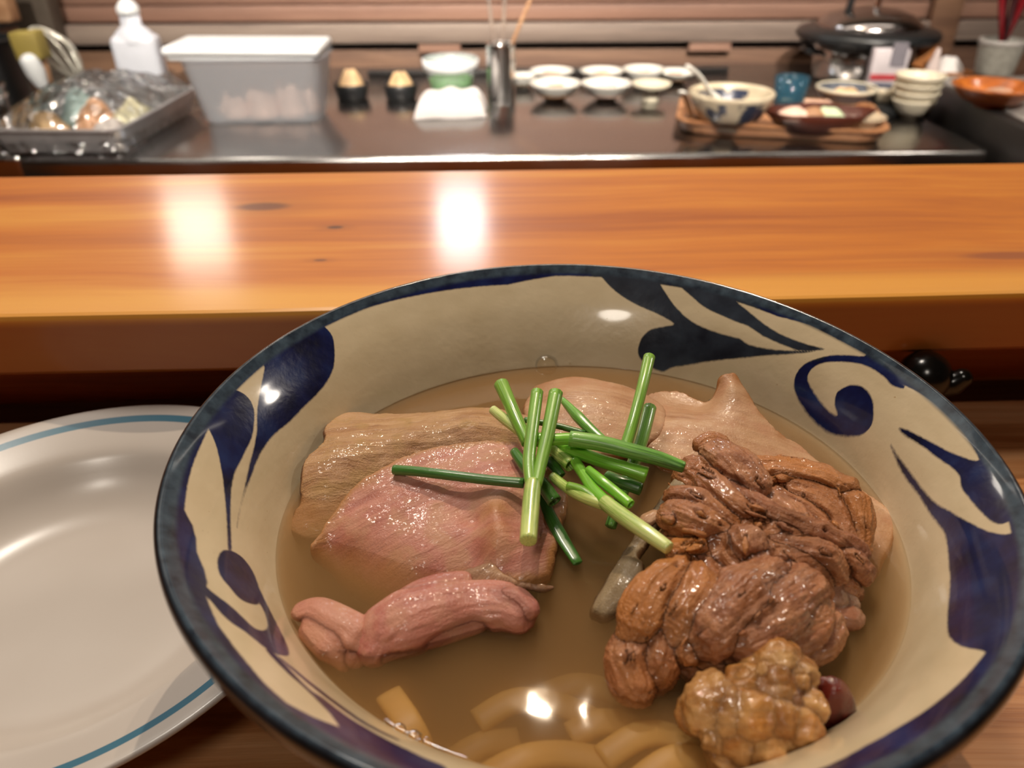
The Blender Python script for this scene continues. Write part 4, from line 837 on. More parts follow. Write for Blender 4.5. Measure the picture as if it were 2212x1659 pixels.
def pile(name, c, r, h, mat, seed=1, parent=None):
    """a small heap of food with an uneven top"""
    rr = np.random.RandomState(seed); rings = 9; seg = 28
    vs = [(c[0], c[1], c[2]+h)]; fs = []
    for i in range(1, rings+1):
        t = i/rings
        for k in range(seg):
            a = 2*math.pi*k/seg; z = h*math.cos(t*math.pi/2)**.9
            z *= .8+.45*vn([[math.cos(a)*t*3+9, math.sin(a)*t*3+9, seed]], seed)[0]; vs.append((c[0]+r*t*math.cos(a), c[1]+r*t*math.sin(a), c[2]+max(z, 0)))
    for k in range(seg): fs.append((0, 1+k, 1+(k+1) % seg))
    for i in range(rings-1):
        for k in range(seg): k2 = (k+1) % seg; fs.append((1+i*seg+k, 1+(i+1)*seg+k, 1+(i+1)*seg+k2, 1+i*seg+k2))
    fs.append(tuple(1+(rings-1)*seg+k for k in range(seg))[::-1])
    return mesh(name, vs, fs, mat, parent)
def shell_box(name, c, bx, by, tx, ty, h, th, mat, parent, rz=0, r=.012):
    """open tapered tub with rounded corners: base bx*by, top tx*ty"""
    def ringp(x, y, z, rr):
        o = []
        for qx, qy, a0 in ((1, 1, 0), (-1, 1, 90), (-1, -1, 180), (1, -1, 270)):
            for k in range(5):
                a = R_(a0+k*22.5); o.append((qx*(x/2-rr)+rr*math.cos(a), qy*(y/2-rr)+rr*math.sin(a), z))
        return o
    rs = [ringp(bx*.96, by*.96, 0, r), ringp(bx, by, .004, r), ringp(tx, ty, h, r), ringp(tx+.006, ty+.006, h+.001, r), ringp(tx+.006, ty+.006, h+.004, r), ringp(tx-2*th, ty-2*th, h+.004, r-th*.3), ringp(bx-2*th, by-2*th, th+.002, r-th*.3)]
    V = []; F = []; n = 20
    for q in rs:
        for x, y, z in q: V.append((c[0]+x*math.cos(rz)-y*math.sin(rz), c[1]+x*math.sin(rz)+y*math.cos(rz), c[2]+z))
    for i in range(len(rs)-1):
        for k in range(n): k2 = (k+1) % n; F.append((i*n+k, i*n+k2, (i+1)*n+k2, (i+1)*n+k))
    F += [tuple(range(n))[::-1], tuple(range((len(rs)-1)*n, len(rs)*n))]
    return mesh(name, V, F, mat, parent, smooth=False)
# frosted container with lid
f0 = at(578, 268); m0 = mpp(f0); dp = .085; h = ztop(f0, 130)-ZS
c = np.array([f0[0]-.010, f0[1]+dp/2, ZS]); T = empty('food_container', c, 'frosted plastic food tub with a loose white lid on the steel worktop', 'container')
shell_box('tub', c, 248*m0, dp, 292*m0, dp+.03, h, .002, M_frost, T, YAW, .02)
lb = bmesh.new(); boxm(lb, (c[0]-.010, c[1], ZS+h+.014), (318*m0, dp+.040, .014), YAW, .006, 3, 0, R_(.8)); boxm(lb, (c[0]-.012, c[1], ZS+h+.006), (300*m0, dp+.03, .012), YAW, .004, 2, 0, R_(.8))
bm_obj('lid', lb, M_lid, T, True)
PP = ('at the front left', 'at the front middle', 'at the front right', 'in the far left corner', 'second from the left behind', 'third from the left behind', 'in the far right corner')
for i, (dx, dy, r, hh) in enumerate(((-.045, -.008, .026, .030), (.0, -.010, .028, .042), (.048, -.008, .026, .050), (-.068, .012, .018, .03), (-.022, .014, .020, .044), (.026, .014, .020, .05), (.070, .014, .018, .05))):
    tag(pile('food_portion', (c[0]+dx, c[1]+dy, ZS+.005), r, hh, M_pinkf, 30+i), 'pale pinkish food portion inside the frosted tub, '+PP[i], 'food', 'portions inside the frosted tub')
# squared milky bottle
b0 = at(322, 207); m0 = mpp(b0); W = 92*m0; Hb = ztop(b0, 74)-ZS; T = empty('squeeze_bottle', b0, 'tall milky plastic bottle with narrow cap behind the wrapped tray', 'bottle')
sb = bmesh.new(); boxm(sb, (b0[0], b0[1], ZS+Hb/2), (W, W*.62, Hb), .12, .012, 4)
bm_obj('body', sb, M_bottle, T, True)
zb = ZS+Hb; zt = ztop(b0, 20); ztt = ztop(b0, -12)
lathe('neck', [(W*.44, -.012), (W*.42, .002), (W*.30, .010), (W*.23, .016), (W*.22, zt-zb), (0, zt-zb)], (b0[0], b0[1], zb), M_bottle, T, 28, sy=.75)
lathe('cap', [(W*.24, -.006), (W*.24, .004), (W*.16, .012), (W*.07, .018), (W*.05, ztt-zt), (0, ztt-zt)], (b0[0], b0[1], zt), M_lid, T, 24)
for zz_, hh in ((.68, .035), (.32, .05)):
    box('red_label', (b0[0]+W*.33, b0[1]-W*.31+.011, ZS+Hb*zz_), (W*.20, .0016, hh), M_red, T, .12)
# foil tray wrapped in film
fl, fr_, br_, bl_ = at(52, 336), at(332, 338), at(408, 236), at(128, 240)
cT = (fl+fr_+br_+bl_)/4; wT = np.linalg.norm(fr_-fl); dT = np.linalg.norm(br_-fr_); rzT = math.atan2(fr_[1]-fl[1], fr_[0]-fl[0])
M_foil = plain('aluminium_foil', srgb(190, 190, 192), .3, .08, 60, Metallic=.55)
T = empty('foil_tray', cT, 'shallow aluminium tray under crinkled clear film at the far left front', 'tray')
shell_box('tray', cT, wT*.92, dT*.92, wT, dT, .035, .0015, M_foil, T, rzT, .02)
tf = NT('clear_film'); cf = tf.coord(); bmf = tf.bump(tf.n('ShaderNodeTexVoronoi', {'Vector': cf, 'Scale': 55}).outputs[0], .9, .01)
frn = tf.n('ShaderNodeFresnel', {0: 1.5, 'Normal': bmf}); mx = tf.n('ShaderNodeMixShader', {0: tf.math('ADD', tf.math('MULTIPLY', frn, .7), .06), 1: tf.n('ShaderNodeBsdfTransparent', {0: (.97, .97, .97, 1)}), 2: tf.n('ShaderNodeBsdfGlossy', {'Roughness': .12, 'Normal': bmf})}); tf.t.links.new(mx.outputs[0], tf.out.inputs[0])
vs = []; fs = []; nx, ny = 44, 30
for j in range(ny):
    for i in range(nx):
        x = (i/(nx-1)-.5); y = (j/(ny-1)-.5); e = max(abs(x), abs(y))*2
        z = .058*(1-e**3)+.020+.010*vn([[x*14, y*14, 3]], 3)[0]-(.030*max(0, (e-.86)/.14)); z = max(z, .002)
        k = 1.03 if e < .9 else 1.03+.012*math.sin(9*x+7*y)
        X, Y = x*wT*k, y*dT*k
        vs.append((cT[0]+X*math.cos(rzT)-Y*math.sin(rzT), cT[1]+X*math.sin(rzT)+Y*math.cos(rzT), ZS+z))
for j in range(ny-1):
    for i in range(nx-1): a = j*nx+i; fs.append((a, a+1, a+nx+1, a+nx))
mesh('cling_film', vs, fs, tf.m, T)
for i, (dx, dy, r, hh, m, lb_) in enumerate(((-.05, .035, .04, .05, plain('blue_grey_food', srgb(170, 196, 194), .5, .2, 60), 'bluish food heap at the back of the wrapped tray'), (-.01, -.005, .035, .045, plain('orange_brown_food', srgb(204, 156, 120), .5, .2, 60), 'orange-brown food heap in the middle of the wrapped tray'), (.045, .005, .042, .04, plain('pale_yellow_food', srgb(222, 218, 184), .5, .2, 60), 'pale yellow food heap at the right of the wrapped tray'), (-.075, -.035, .035, .03, M_food, 'beige food heap at the front left of the wrapped tray'), (.03, -.045, .035, .025, plain('grey_food', srgb(186, 178, 174), .5, .2, 60), 'greyish food heap at the front of the wrapped tray'))):
    c_, s_ = math.cos(rzT), math.sin(rzT); tag(pile('food_heap', (cT[0]+dx*c_-dy*s_, cT[1]+dx*s_+dy*c_, ZS+.004), r, hh, m, 50+i), lb_, 'food')
# whisk, brush and tall pot at the left
def standing(u0, v0, yv, ): return at(u0, v0)
u0 = at(186, 212); T = empty('wire_whisk', u0, 'steel balloon whisk standing head up beside the milky bottle', 'whisk'); zt_ = ztop(u0, 58); zm = ztop(u0, 176); tilt = np.array([-.055, 0, 0])
M_wire = plain('pale_wire', srgb(200, 198, 186), .25, .05, 40, Metallic=.6)
for k in range(5):
    a = math.pi*k/5; d = np.array([math.cos(a), math.sin(a), 0])*.030; top = np.array([u0[0], u0[1], zt_])+tilt; bot = np.array([u0[0], u0[1], zm])
    P = catmull([bot-d*.1, bot+(top-bot)*.35-d*.85, bot+(top-bot)*.75-d*1.0, top, bot+(top-bot)*.75+d*1.0, bot+(top-bot)*.35+d*.85, bot+d*.1], 6)
    tube('wire', P, .0024, M_wire, T, 8)
tube('handle', [np.array([u0[0]+.012, u0[1], ZS+.002]), np.array([u0[0], u0[1], zm+.005])], [.010, .008], M_chrome, T, 14, round_end=False)
u0 = at(112, 226); T = empty('pastry_brush', u0, 'wooden handled brush with olive band leaning at the far left', 'brush')
zq = [ztop(u0, v) for v in (222, 178, 128, 66)]; lean = lambda z: np.array([u0[0]-.30*(z-ZS)*.18, u0[1], z])
tube('handle', [lean(ZS+.001), lean(zq[1]), lean(zq[2])], [.011, .015, .018], M_lw, T, 16)
tube('bristle', [lean(zq[1])+[.005, -.016, 0], lean(zq[1])+[.002, -.018, .02], lean(zq[2])+[0, -.018, 0]], [.011, .016, .016], M_lid, T, 14, round_end=True)
box('olive_band', lean((zq[2]+zq[3])/2), (.046, .036, zq[3]-zq[2]), M_olive, T, 0, .004, 2, 0, -.05)
u0 = at(22, 262); T = empty('stock_pot', u0, 'tall black pot in the dark at the left edge', 'pot'); hp = ztop(u0, 120)-ZS
lathe('body', [(0, 0), (.075, 0), (.08, .006), (.08, hp), (.083, hp+.003), (.083, hp+.006), (.077, hp+.006), (.076, .01), (0, .01)], (u0[0]-.115, u0[1]+.13, ZS), M_blackp, T, 40)
tube('handle', [(u0[0]-.135, u0[1]+.052, ZS+hp*.8), (u0[0]-.135, u0[1]+.026, ZS+hp*.8+.003), (u0[0]-.095, u0[1]+.026, ZS+hp*.8+.003), (u0[0]-.095, u0[1]+.052, ZS+hp*.8)], .005, M_blackp, T, 10)
u0 = at(8, 180); T = empty('wooden_box', u0, 'brown wooden box with pale end at the top left corner', 'box'); za, zb_ = ZS, ztop(u0, 66)
box('case', (u0[0]-.06, u0[1]+.04, (za+zb_)/2), (.16, .08, zb_-za), M_low, T, 0, .003)
box('lid', (u0[0]-.06, u0[1]+.04, zb_+.006), (.17, .09, .012), M_blackp, T, 0, .003)
u1 = aty(6, 40, u0[1]); box('pale_block', (u1[0]-.01, u0[1]+.03, zb_+.012+.04), (.035, .04, .08), M_lw, T, 0, .003)
u0 = at(-8, 300); T = empty('steel_beaker', u0, 'dull grey steel beaker cut off by the left edge', 'container'); lathe('body', [(0, 0), (.030, 0), (.032, .004), (.034, .075), (.036, .078), (.033, .078), (.03, .006), (0, .006)], u0, M_steel, T, 32)
lathe('band', [(.0336, .060), (.0352, .060), (.0354, .064), (.0339, .064)], u0, M_chrome, T, 32)
# two black cups with pale toppings
for u, v, vt, lb_ in ((762, 212, 152, 'black cup heaped with beige crumbs beside the frosted tub'), (867, 212, 152, 'black cup heaped with beige crumbs beside the green tub')):
    p = at(u, v); m0 = mpp(p); hh = ztop(p, 180)-ZS; R0 = 38*m0; T = empty('black_cup', p, lb_, 'cup')
    lathe('body', [(0, 0), (R0*.8, 0), (R0*.85, .003), (R0, hh), (R0*.95, hh+.001), (R0*.8, .008), (0, .008)], p, M_blackp, T, 36)
    tag(pile('crumb_heap', (p[0], p[1], ZS+hh*.55), R0*.84, ztop(p, vt)-ZS-hh*.55, M_food, int(u)), lb_.replace('black cup heaped with beige crumbs', 'beige crumbs heaped in the black cup'), 'food')
# cloth and green tub
p = at(972, 258); m0 = mpp(p); nx, ny = 40, 24; wC, dC = 150*m0, .095; vs = []; fs = []
for s_ in (1, 0):
    for j in range(ny):
        for i in range(nx):
            x = i/(nx-1)-.5; y = j/(ny-1)-.5; e = max(abs(x), abs(y))*2
            z = (.032*(1-e**8)+.005*vn([[x*5, y*4, 4]], 4)[0]+.004*math.sin(18*x+8*y)*(1-e)) if s_ else 0.0
            if s_: z = max(z, .0015)
            vs.append((p[0]+x*wC*(1+.05*math.sin(9*y)), p[1]+.05+y*dC+.01*x, ZS+z))
for s_ in (0, 1):
    for j in range(ny-1):
        for i in range(nx-1):
            a = s_*nx*ny+j*nx+i; q = (a, a+1, a+nx+1, a+nx); fs.append(q if not s_ else q[::-1])
ed = [i for i in range(nx)]+[j*nx+nx-1 for j in range(1, ny)]+[(ny-1)*nx+i for i in range(nx-2, -1, -1)]+[j*nx for j in range(ny-2, 0, -1)]
for a, b in zip(ed, ed[1:]+ed[:1]): fs.append((b, a, a+nx*ny, b+nx*ny))
tag(mesh('folded_cloth', vs, fs, plain('white_towel', srgb(206, 201, 199), .9, .04, 200)), 'folded white cloth on the worktop in front of the green tub', 'cloth')
p = at(974, 213)+[0, .03, 0]; p = at(974, 218); p = np.array([p[0], p[1]+.03, ZS]); m0 = mpp(p); T = empty('plastic_tub', p, 'clear tub half filled with chopped greens behind the cloth', 'container'); zt_ = ztop(p, 128)-ZS
lathe('tub', [(0, 0), (40*m0, 0), (43*m0, .004), (56*m0, zt_), (59*m0, zt_+.003), (56*m0, zt_+.004), (53.5*m0, zt_), (41*m0, .006), (0, .006)], p, M_clear, T, 40)
zg = ztop(p, 176)-ZS; tag(lathe('chopped_greens', [(0, 0), (40*m0, 0), (46.5*m0, zg), (30*m0, zg+.006), (0, zg+.008)], (p[0], p[1], ZS+.0065), M_greenf, None, 36), 'chopped green herbs filling the clear tub', 'food')
lathe('rim_band', [(55.5*m0, zt_-.018), (58*m0, zt_-.017), (60*m0, zt_+.001), (57*m0, zt_+.001)], p, M_lid, T, 40)
# steel cup with chopsticks
p = at(1083, 221); m0 = mpp(p); hh = ztop(p, 92)-ZS; R0 = 30*m0; T = empty('steel_cup', p, 'straight polished steel cup holding cooking chopsticks', 'cup')
lathe('body', [(0, 0), (R0*.97, 0), (R0, .003), (R0, hh-.003), (R0*1.03, hh), (R0*.98, hh), (R0*.95, hh-.004), (R0*.95, .005), (0, .005)], p, M_chrome, T, 48)
for u1_, v1_, u2_, v2_, m, lb_ in ((1110, 84, 1158, -30, M_lw, 'light wooden chopstick leaning right in the steel cup'), (1066, 86, 1052, -30, M_rail, 'dark chopstick leaning left in the steel cup'), (1086, 80, 1092, -30, M_rail, 'dark chopstick standing upright in the steel cup')):
    a = aty(u1_, v1_, p[1]); b = aty(u2_, v2_, p[1]+.02); a0 = a-(b-a)*.75*(a[2]-ZS-.012)/((b[2]-a[2])*.75+1e-6)*1.0
    a0 = np.array([p[0]+(p[0]-a[0])*.4, p[1]+(u1_-1086)*.0004, ZS+.008]); tag(tube('chopstick', [a0, a, b, b+(b-a)*.6], [.0022, .0030, .0036, .0040], m, None, 10), lb_, 'chopstick')
# white bowls with garnish
gi = 0
for u, v, vt, wd, mf, lb_ in ((1200, 224, 178, 112, M_food2, 'white seasoning bowl nearest the steel cup in the front row'), (1311, 224, 178, 110, M_pinkf, 'white seasoning bowl in the middle of the front row'), (1128, 196, 162, 62, M_food, 'small white bowl half hidden behind the steel cup'), (1192, 182, 152, 96, M_food2, 'white bowl behind the front bowl nearest the steel cup'), (1302, 182, 152, 96, M_food, 'white bowl in the back row behind the middle seasoning bowl'), (1392, 192, 148, 92, M_food, 'greenish white bowl behind the footed cup'), (1462, 184, 156, 84, M_food2, 'white bowl in the back row beside the patterned bowl')):
    p = at(u, v-2); m0 = mpp(p); p = p+[0, wd*m0*.25, 0]; hh = ztop(p, vt)-ZS
    rbowl('seasoning_bowl', p, wd*m0/2, max(hh, .02), M_white, .42); o = bpy.context.scene.objects[-1] if False else None
    ob = COL.objects[-1]; tag(ob, lb_, 'bowl', 'white bowls on the worktop')
    tag(pile('garnish', (p[0], p[1], ZS+max(hh, .02)*.35), wd*m0*.36, max(hh, .02)*.55, mf, int(u)), 'garnish in the '+lb_, 'food')
p = at(1408, 226); m0 = mpp(p); hh = ztop(p, 184)-ZS
tag(lathe('footed_cup', [(0, 0), (18*m0, 0), (19*m0, .004), (15*m0, .012), (20*m0, .02), (36*m0, hh*.75), (43*m0, hh), (41*m0, hh+.001), (34*m0, hh*.75), (17*m0, .024), (0, .022)], p+[0, .02, 0], M_cream, None, 40), 'pale footed cup at the right end of the white bowls', 'cup')
# wooden tray with dishes
tA, tB, tC, tD = at(1452, 292), at(1925, 318), at(1905, 246), at(1478, 232)
cT = (tA+tB+tC+tD)/4; rzT = math.atan2(tB[1]-tA[1], tB[0]-tA[0]); wT = np.linalg.norm(tB-tA)*.97; dT = .20
M_tray = wood('tray_wood', (srgb(136, 90, 58), srgb(170, 120, 82), srgb(190, 142, 104)), (6, 60, 60), .4)
cT = (tA+tB)/2+np.array([-math.sin(rzT), math.cos(rzT), 0])*dT/2
T = empty('wooden_tray', cT, 'rounded wooden tray of used dishes on the right of the worktop', 'tray')
shell_box('tray', cT, wT*.96, dT*.94, wT, dT, .018, .006, M_tray, T, rzT, .035)
ZT = ZS+.0085
p = atz(1582, 287, ZT); m0 = mpp(p); Rb = 92*m0; p = p+[0, 50*m0, 0]; hh = ztop(p, 198)-ZT
T = empty('patterned_bowl', (p[0], p[1], ZT), 'used cream noodle bowl with blue painted outside on the wooden tray', 'bowl')
tp = NT('blue_painted_ceramic'); cp_ = tp.coord(); z_ = tp.n('ShaderNodeSeparateXYZ', {0: cp_}).outputs[2]
pat = tp.math('MULTIPLY', tp.mapr(tp.noise(cp_, 26, 3), .50, .56), tp.math('MULTIPLY', tp.mapr(z_, .012, .018), tp.mapr(z_, hh*.9, hh*.84)))
mpat = tp.pbr(tp.mix(pat, tp.ramp(tp.noise(cp_, 40, 2), [(.3, srgb(184, 170, 146)), (.7, srgb(206, 194, 168))]), srgb(46, 52, 72)), .25)
ob = rbowl('body', (p[0], p[1], ZT), Rb, hh, mpat, .5, .005, 1, T, 64, .5)
lathe('foot_ring', [(Rb*.47, 0), (Rb*.52, 0), (Rb*.53, .012), (Rb*.49, .014)], (p[0], p[1], ZT), M_cream, T, 48)
def spoon(name, a, b, w_, mat, label):
    a, b = np.array(a), np.array(b); T = empty(name, (a+b)/2, label, 'spoon')
    P = catmull([a, a*.6+b*.4+[0, 0, .004], b], 5); tube('handle', P, np.linspace(w_, w_*.75, len(P)), mat, T, 12, flat=.45, round_end=True)
    d = (b-a)/np.linalg.norm(b-a); P = [b-d*.008, b+d*.006, b+d*.022, b+d*.036]; tube('scoop', P, [w_*.8, w_*1.7, w_*2.0, w_*1.2], mat, T, 16, flat=.5, round_end=True)
spoon('porcelain_spoon', aty(1488, 145, p[1]-.02), aty(1540, 205, p[1]-.01), .0075, M_white, 'white porcelain spoon leaning inside the patterned bowl, handle up')
spoon('porcelain_spoon', aty(1474, 200, p[1]-.06), atz(1500, 252, ZT+.012)+[-.004, .0, 0], .007, M_white, 'white porcelain spoon hanging down left of the patterned bowl')
# blue glass
p = atz(1712, 246, ZT)+[0, .03, 0]; m0 = mpp(p); hh = ztop(p, 165)-ZT; R0 = 36*m0
tg_ = NT('blue_glass'); mx = tg_.n('ShaderNodeMixShader', {0: .40, 1: tg_.n('ShaderNodeBsdfTransparent', {0: (.62, .80, .86, 1)}), 2: tg_.n('ShaderNodeBsdfPrincipled', {'Base Color': srgb(52, 92, 112), 'Roughness': .08})}); tg_.t.links.new(mx.outputs[0], tg_.out.inputs[0])
tag(lathe('drinking_glass', [(0, 0), (R0*.8, 0), (R0*.85, .004), (R0, hh), (R0*.96, hh), (R0*.8, .010), (0, .010)], (p[0], p[1], ZT), tg_.m, None, 40), 'blue drinking glass standing on the tray behind the red dish', 'glass')
# dark red boat dish with two pale leaves of garnish
p = atz(1790, 302, ZT); m0 = mpp(p); p = p+[0, .042, 0]; hh = ztop(p-[0, .04, 0], 252)-ZT; M_rd = plain('dark_red_lacquer', srgb(74, 36, 26), .3, .2)
def leafshape(a, r, z): return r*(1+.10*math.sin(5*a+.6)*(z/hh if hh else 0))
tag(lathe('boat_dish', [(0, 0), (.035, 0), (.05, .004), (.062, hh*.6), (.073, hh), (.070, hh+.001), (.058, hh*.6), (.045, .008), (0, .007)], (p[0]-.005, p[1], ZT), M_rd, None, 60, sx=1.12, sy=.62, fn=leafshape), 'dark red wavy-edged oval dish at the front of the tray', 'dish')
for u, v, rx, mm_, lb_ in ((1712, 258, .026, M_pinkf, 'pinkish scrap on the left end of the dark red dish'), (1785, 262, .026, plain('pale_green_leaf', srgb(190, 206, 170), .4, .1, 60), 'pale green leaf drooping over the edge of the dark red dish'), (1760, 246, .024, M_lw, 'brown scrap at the back of the dark red dish')):
    q = aty(u, v, p[1]-.012); tag(pile('food_scrap', (q[0], q[1], ZT+hh*.80), rx, .014, mm_, int(u)), lb_, 'food')
q = atz(1872, 292, ZT)+[0, .03, 0]; hq = ztop(q, 250)-ZT
lathe('glass_dish', [(0, 0), (.018, 0), (.020, .003), (.030, hq*.8), (.036, hq), (.034, hq+.001), (.028, hq*.8), (.018, .008), (0, .008)], (q[0], q[1], ZT), translucent('pale_glass', srgb(206, 190, 164), .6, .1), None, 36)
tag(COL.objects[-1], 'small pale glass dish at the right end of the tray', 'dish')
# dark grey bowl, patterned cup, bowl stack
p = at(1836, 250); m0 = mpp(p); p = p+[0, .035, 0]; hh = ztop(p, 190)-ZS
T = empty('grey_bowl', p, 'dark grey-blue bowl with leftovers behind the tray', 'bowl'); rbowl('body', p, 64*m0, hh, plain('slate_glaze', srgb(74, 78, 88), .3, .15), .4, .004, 1, T, 56)
lathe('pale_rim', [(62*m0, hh-.003), (64.6*m0, hh-.002), (65*m0, hh+.002), (62.5*m0, hh+.003), (60*m0, hh+.001)], p, M_cream, T, 56)
tag(pile('leftover', (p[0], p[1], ZS+hh*.45), 50*m0, hh*.55, M_food, 77), 'pale leftovers heaped in the dark grey bowl', 'food')
p = at(1918, 246)+[0, .06, 0]; m0 = mpp(p); hh = ztop(p, 195)-ZS
T = empty('black_dish', p-[0, .03, 0], 'flat black square dish under the patterned cup', 'dish'); box('plate', (p[0], p[1]-.03, ZS+.006), (.11, .11, .012), M_blackp, T, .1, .004)
box('rim', (p[0], p[1]-.03, ZS+.0125), (.10, .10, .004), M_blackp, T, .1, .0015)
lathe('teacup', [(0, 0), (22*m0, 0), (24*m0, .003), (32*m0, hh*.5), (38*m0, hh*.88), (36*m0, hh*.88), (30*m0, hh*.5), (0, .006)], (p[0], p[1]-.03, ZS+.0146), mpat, None, 36); tag(COL.objects[-1], 'small cream cup with blotchy blue pattern beside the bowl stack', 'cup')
p = at(1985, 266); m0 = mpp(p); p = p+[0, .035, 0]; h1 = ztop(p, 214)-ZS; pos = ['bottom', 'lower middle', 'upper middle', 'top']
for k in range(4):
    rbowl('small_bowl', (p[0]+.001*(k % 2), p[1], ZS+.0125*k), (46+2.2*k)*m0, max(h1*.62, .03), M_cream, .42, .0028); tag(COL.objects[-1], 'small cream bowl, %s of the stack near the right counter' % pos[k], 'bowl', 'stacked cream bowls')
# pot with black lid
p = at(1905, 196)+[0, .12, 0]; m0 = mpp(p); za = ztop(p, 84)-ZS; zb_ = ztop(p, 62)-ZS; R0 = 100*m0
T = empty('lidded_pot', p, 'steel rice cooker with wide black rim and domed lid at the right', 'pot')
lathe('body', [(0, 0), (R0*.9, 0), (R0*.98, .006), (R0, za*.5), (R0, za+.006), (0, za+.006)], p, metal('cooker_steel', (.55, .53, .52, 1), .16, (1, 1, 1)), T, 64)
lathe('rim', [(R0*.9, za), (R0*1.38, za), (R0*1.43, za+.006), (R0*1.43, zb_-.006), (R0*1.38, zb_), (R0*1.1, zb_+.006), (R0*.9, zb_+.006)], p, M_blackp, T, 64)
zl = zb_+.004; lathe('lid', [(R0*1.05, zl), (R0*1.05, zl+.006), (R0*.85, zl+.020), (R0*.5, zl+.032), (R0*.16, zl+.037), (0, zl+.038)], p, metal('lid_steel', (.34, .31, .30, 1), .2, (1, 1, 1)), T, 64); LD = COL.objects[-1]
hx = np.array([p[0]+.010, p[1]-.02, ZS+zl+.034]); tube('lid_handle', catmull([hx+[-.012, 0, 0], hx+[-.006, 0, .03], hx+[.022, 0, .044], hx+[.05, 0, .046], hx+[.06, 0, .036]], 5), .006, M_chrome, LD, 12, round_end=True)
tube('steam_knob', [(p[0]-.055, p[1]-.02, ZS+zl+.025), (p[0]-.052, p[1]-.02, ZS+zl+.050), (p[0]-.050, p[1]-.02, ZS+zl+.062)], [.007, .006, .004], M_blackp, LD, 14, round_end=True)
for sx in (-1, 1): tube('side_handle', [(p[0]+sx*R0*.99, p[1]-.02, ZS+za*.72), (p[0]+sx*R0*1.22, p[1]-.024, ZS+za*.74), (p[0]+sx*R0*1.22, p[1]+.024, ZS+za*.74), (p[0]+sx*R0*.99, p[1]+.02, ZS+za*.72)], .006, M_blackp, T, 10)
# leaning carton in front of the pot, tissue carton
q = at(1905, 216); m0 = mpp(q); q = q+[0, .035, 0]; zt_ = ztop(q, 104)
T = empty('printed_packet', q, 'white packet with a red stripe standing in front of the steel pot', 'packet')
box('packet', (q[0]+.012, q[1], (ZS+zt_)/2), (.062, .022, zt_-ZS), plain('packet_paper', srgb(190, 182, 186), .5, .08, 30), T, -.1, .003)
box('red_stripe', (q[0]+.012-.0012, q[1]-.0115, ZS+.034), (.060, .0014, .010), M_red, T, -.1); box('grey_print', (q[0]+.022, q[1]-.0125, ZS+.072), (.026, .0014, .04), plain('grey_print', srgb(120, 116, 124), .5), T, -.1)
q = at(2030, 200)+[.01, .035, 0]; m0 = mpp(q); zt_ = ztop(q-[0, .04, 0], 156); T = empty('tissue_carton', q, 'orange-brown open carton with white tissue beside the pot', 'box'); M_card = plain('orange_card', srgb(168, 108, 58), .7, .1)
cw = 88*m0
for nm, dx, dy, sx, sy in (('front_panel', 0, -.045, cw, .003), ('back_panel', 0, .045, cw, .003), ('side_panel', -cw/2+.0015, 0, .003, .087), ('side_panel', cw/2-.0015, 0, .003, .087)): box(nm, (q[0]+dx, q[1]+dy, (ZS+zt_)/2), (sx, sy, zt_-ZS), M_card, T)
box('base', (q[0], q[1], ZS+.002), (cw-.008, .085, .003), M_card, T); box('flap', (q[0]-cw*.3, q[1]+.03, zt_+.02), (cw*.35, .003, .05), M_card, T, 0, 0, 2, 0, .3)
tag(pile('tissue', (q[0]+.012, q[1], zt_-.012), cw*.40, ztop(q, 122)-zt_+.012, plain('tissue_paper', srgb(220, 216, 214), .9, .03), 91), 'crumpled white tissue sticking out of the orange-brown carton', 'tissue')
tag(pile('folded_paper', (q[0]-cw*.30, q[1]-.012, zt_-.012), cw*.19, .045, plain('pinkish_paper', srgb(206, 190, 186), .9, .03), 92), 'pinkish folded paper at the left inside the orange-brown carton', 'paper')
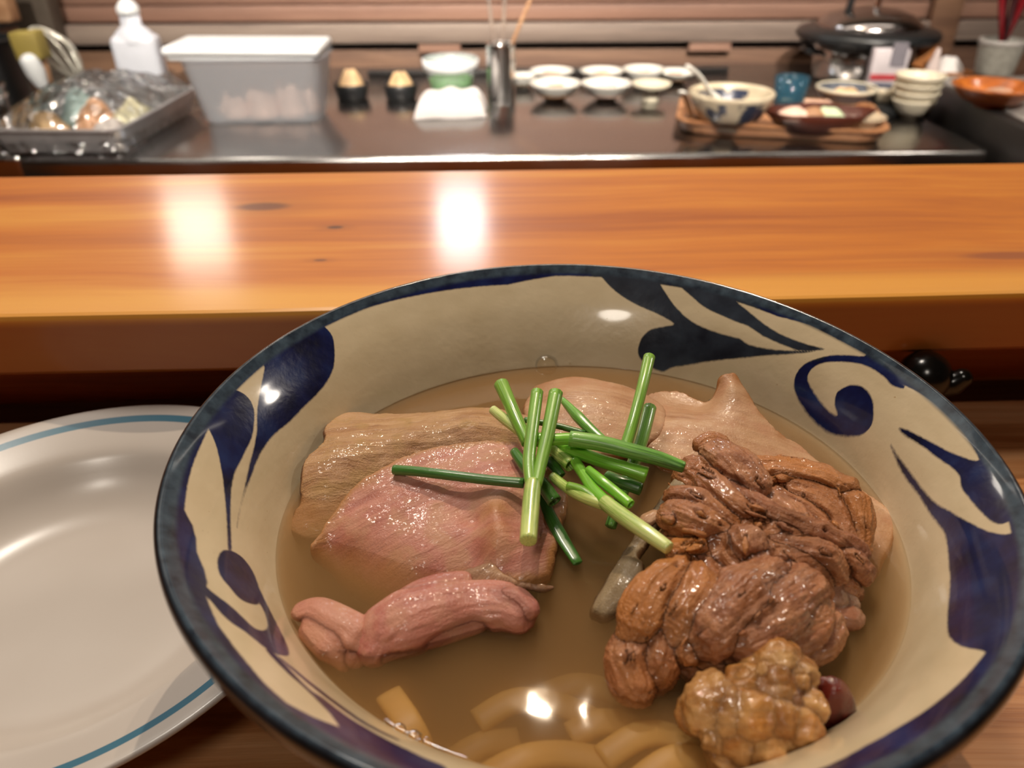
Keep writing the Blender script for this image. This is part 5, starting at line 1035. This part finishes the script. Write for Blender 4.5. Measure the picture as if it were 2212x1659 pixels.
# right counter: wooden bowl and stone jar of chopsticks
ZRC = zr+.001
q = atz(2164, 240, ZRC); m0 = mpp(q); q = q+[0, .035, 0]; hh = ztop(q, 184)-ZRC
M_wb = wood('bowl_wood', (srgb(120, 58, 16), srgb(166, 88, 30), srgb(190, 112, 48)), (20, 60, 60), .3, coat=.4)
rbowl('wooden_bowl', q, 88*m0, hh, M_wb, .4, .007, 1, None, 56, .55); tag(COL.objects[-1], 'turned orange-brown wooden bowl on the right stone counter', 'bowl')
tag(pile('clear_packet', (q[0]+.008, q[1], ZRC+hh*.35), 48*m0, hh*.55, plain('pale_wrap', srgb(196, 160, 136), .2, .1), 95), 'pale wrapped sweets inside the orange-brown wooden bowl', 'food')
q = atz(2178, 172, ZRC); m0 = mpp(q); q = q+[0, .05, 0]; hh = ztop(q, 86)-ZRC; R0 = 46*m0
T = empty('stone_jar', q, 'speckled grey stone jar holding red chopsticks at the right edge', 'jar')
lathe('body', [(0, 0), (R0*.8, 0), (R0*.84, .004), (R0, hh-.004), (R0*1.02, hh), (R0*.9, hh), (R0*.76, .01), (0, .01)], q, plain('grey_stoneware', srgb(140, 138, 130), .6, .2, 120), T, 40); lathe('rim', [(R0*.99, hh-.008), (R0*1.04, hh-.006), (R0*1.05, hh-.001), (R0*1.0, hh+.002), (R0*.93, hh+.001)], q, M_stone, T, 40)
M_rl = plain('red_lacquer', srgb(120, 22, 30), .2, .2); M_dl = plain('dark_lacquer', srgb(56, 26, 30), .25, .2)
for k, (dx, dy, lx, m, lb_) in enumerate(((-.75, -.2, -.035, M_rl, 'red lacquer chopstick furthest left in the stone jar'), (-.45, .15, -.02, M_dl, 'dark chopstick second from the left in the stone jar'), (-.15, -.3, -.008, M_dl, 'dark chopstick in the middle of the stone jar'), (.1, .2, .004, M_rl, 'red chopstick in the middle of the stone jar'), (.35, -.1, .015, M_rl, 'red chopstick right of the middle in the stone jar'), (.55, .2, .03, M_dl, 'dark chopstick furthest right in the stone jar'))):
    a = np.array([q[0]-dx*R0*.3, q[1]+dy*R0*.5, ZRC+.012]); b = np.array([q[0]+dx*R0*.85+lx, q[1]+dy*R0*.7, ZRC+hh+.16]); tag(tube('lacquer_chopstick', [a, (a+b)/2, b], [.0030, .0052, .0064], m, None, 10), lb_, 'chopstick')
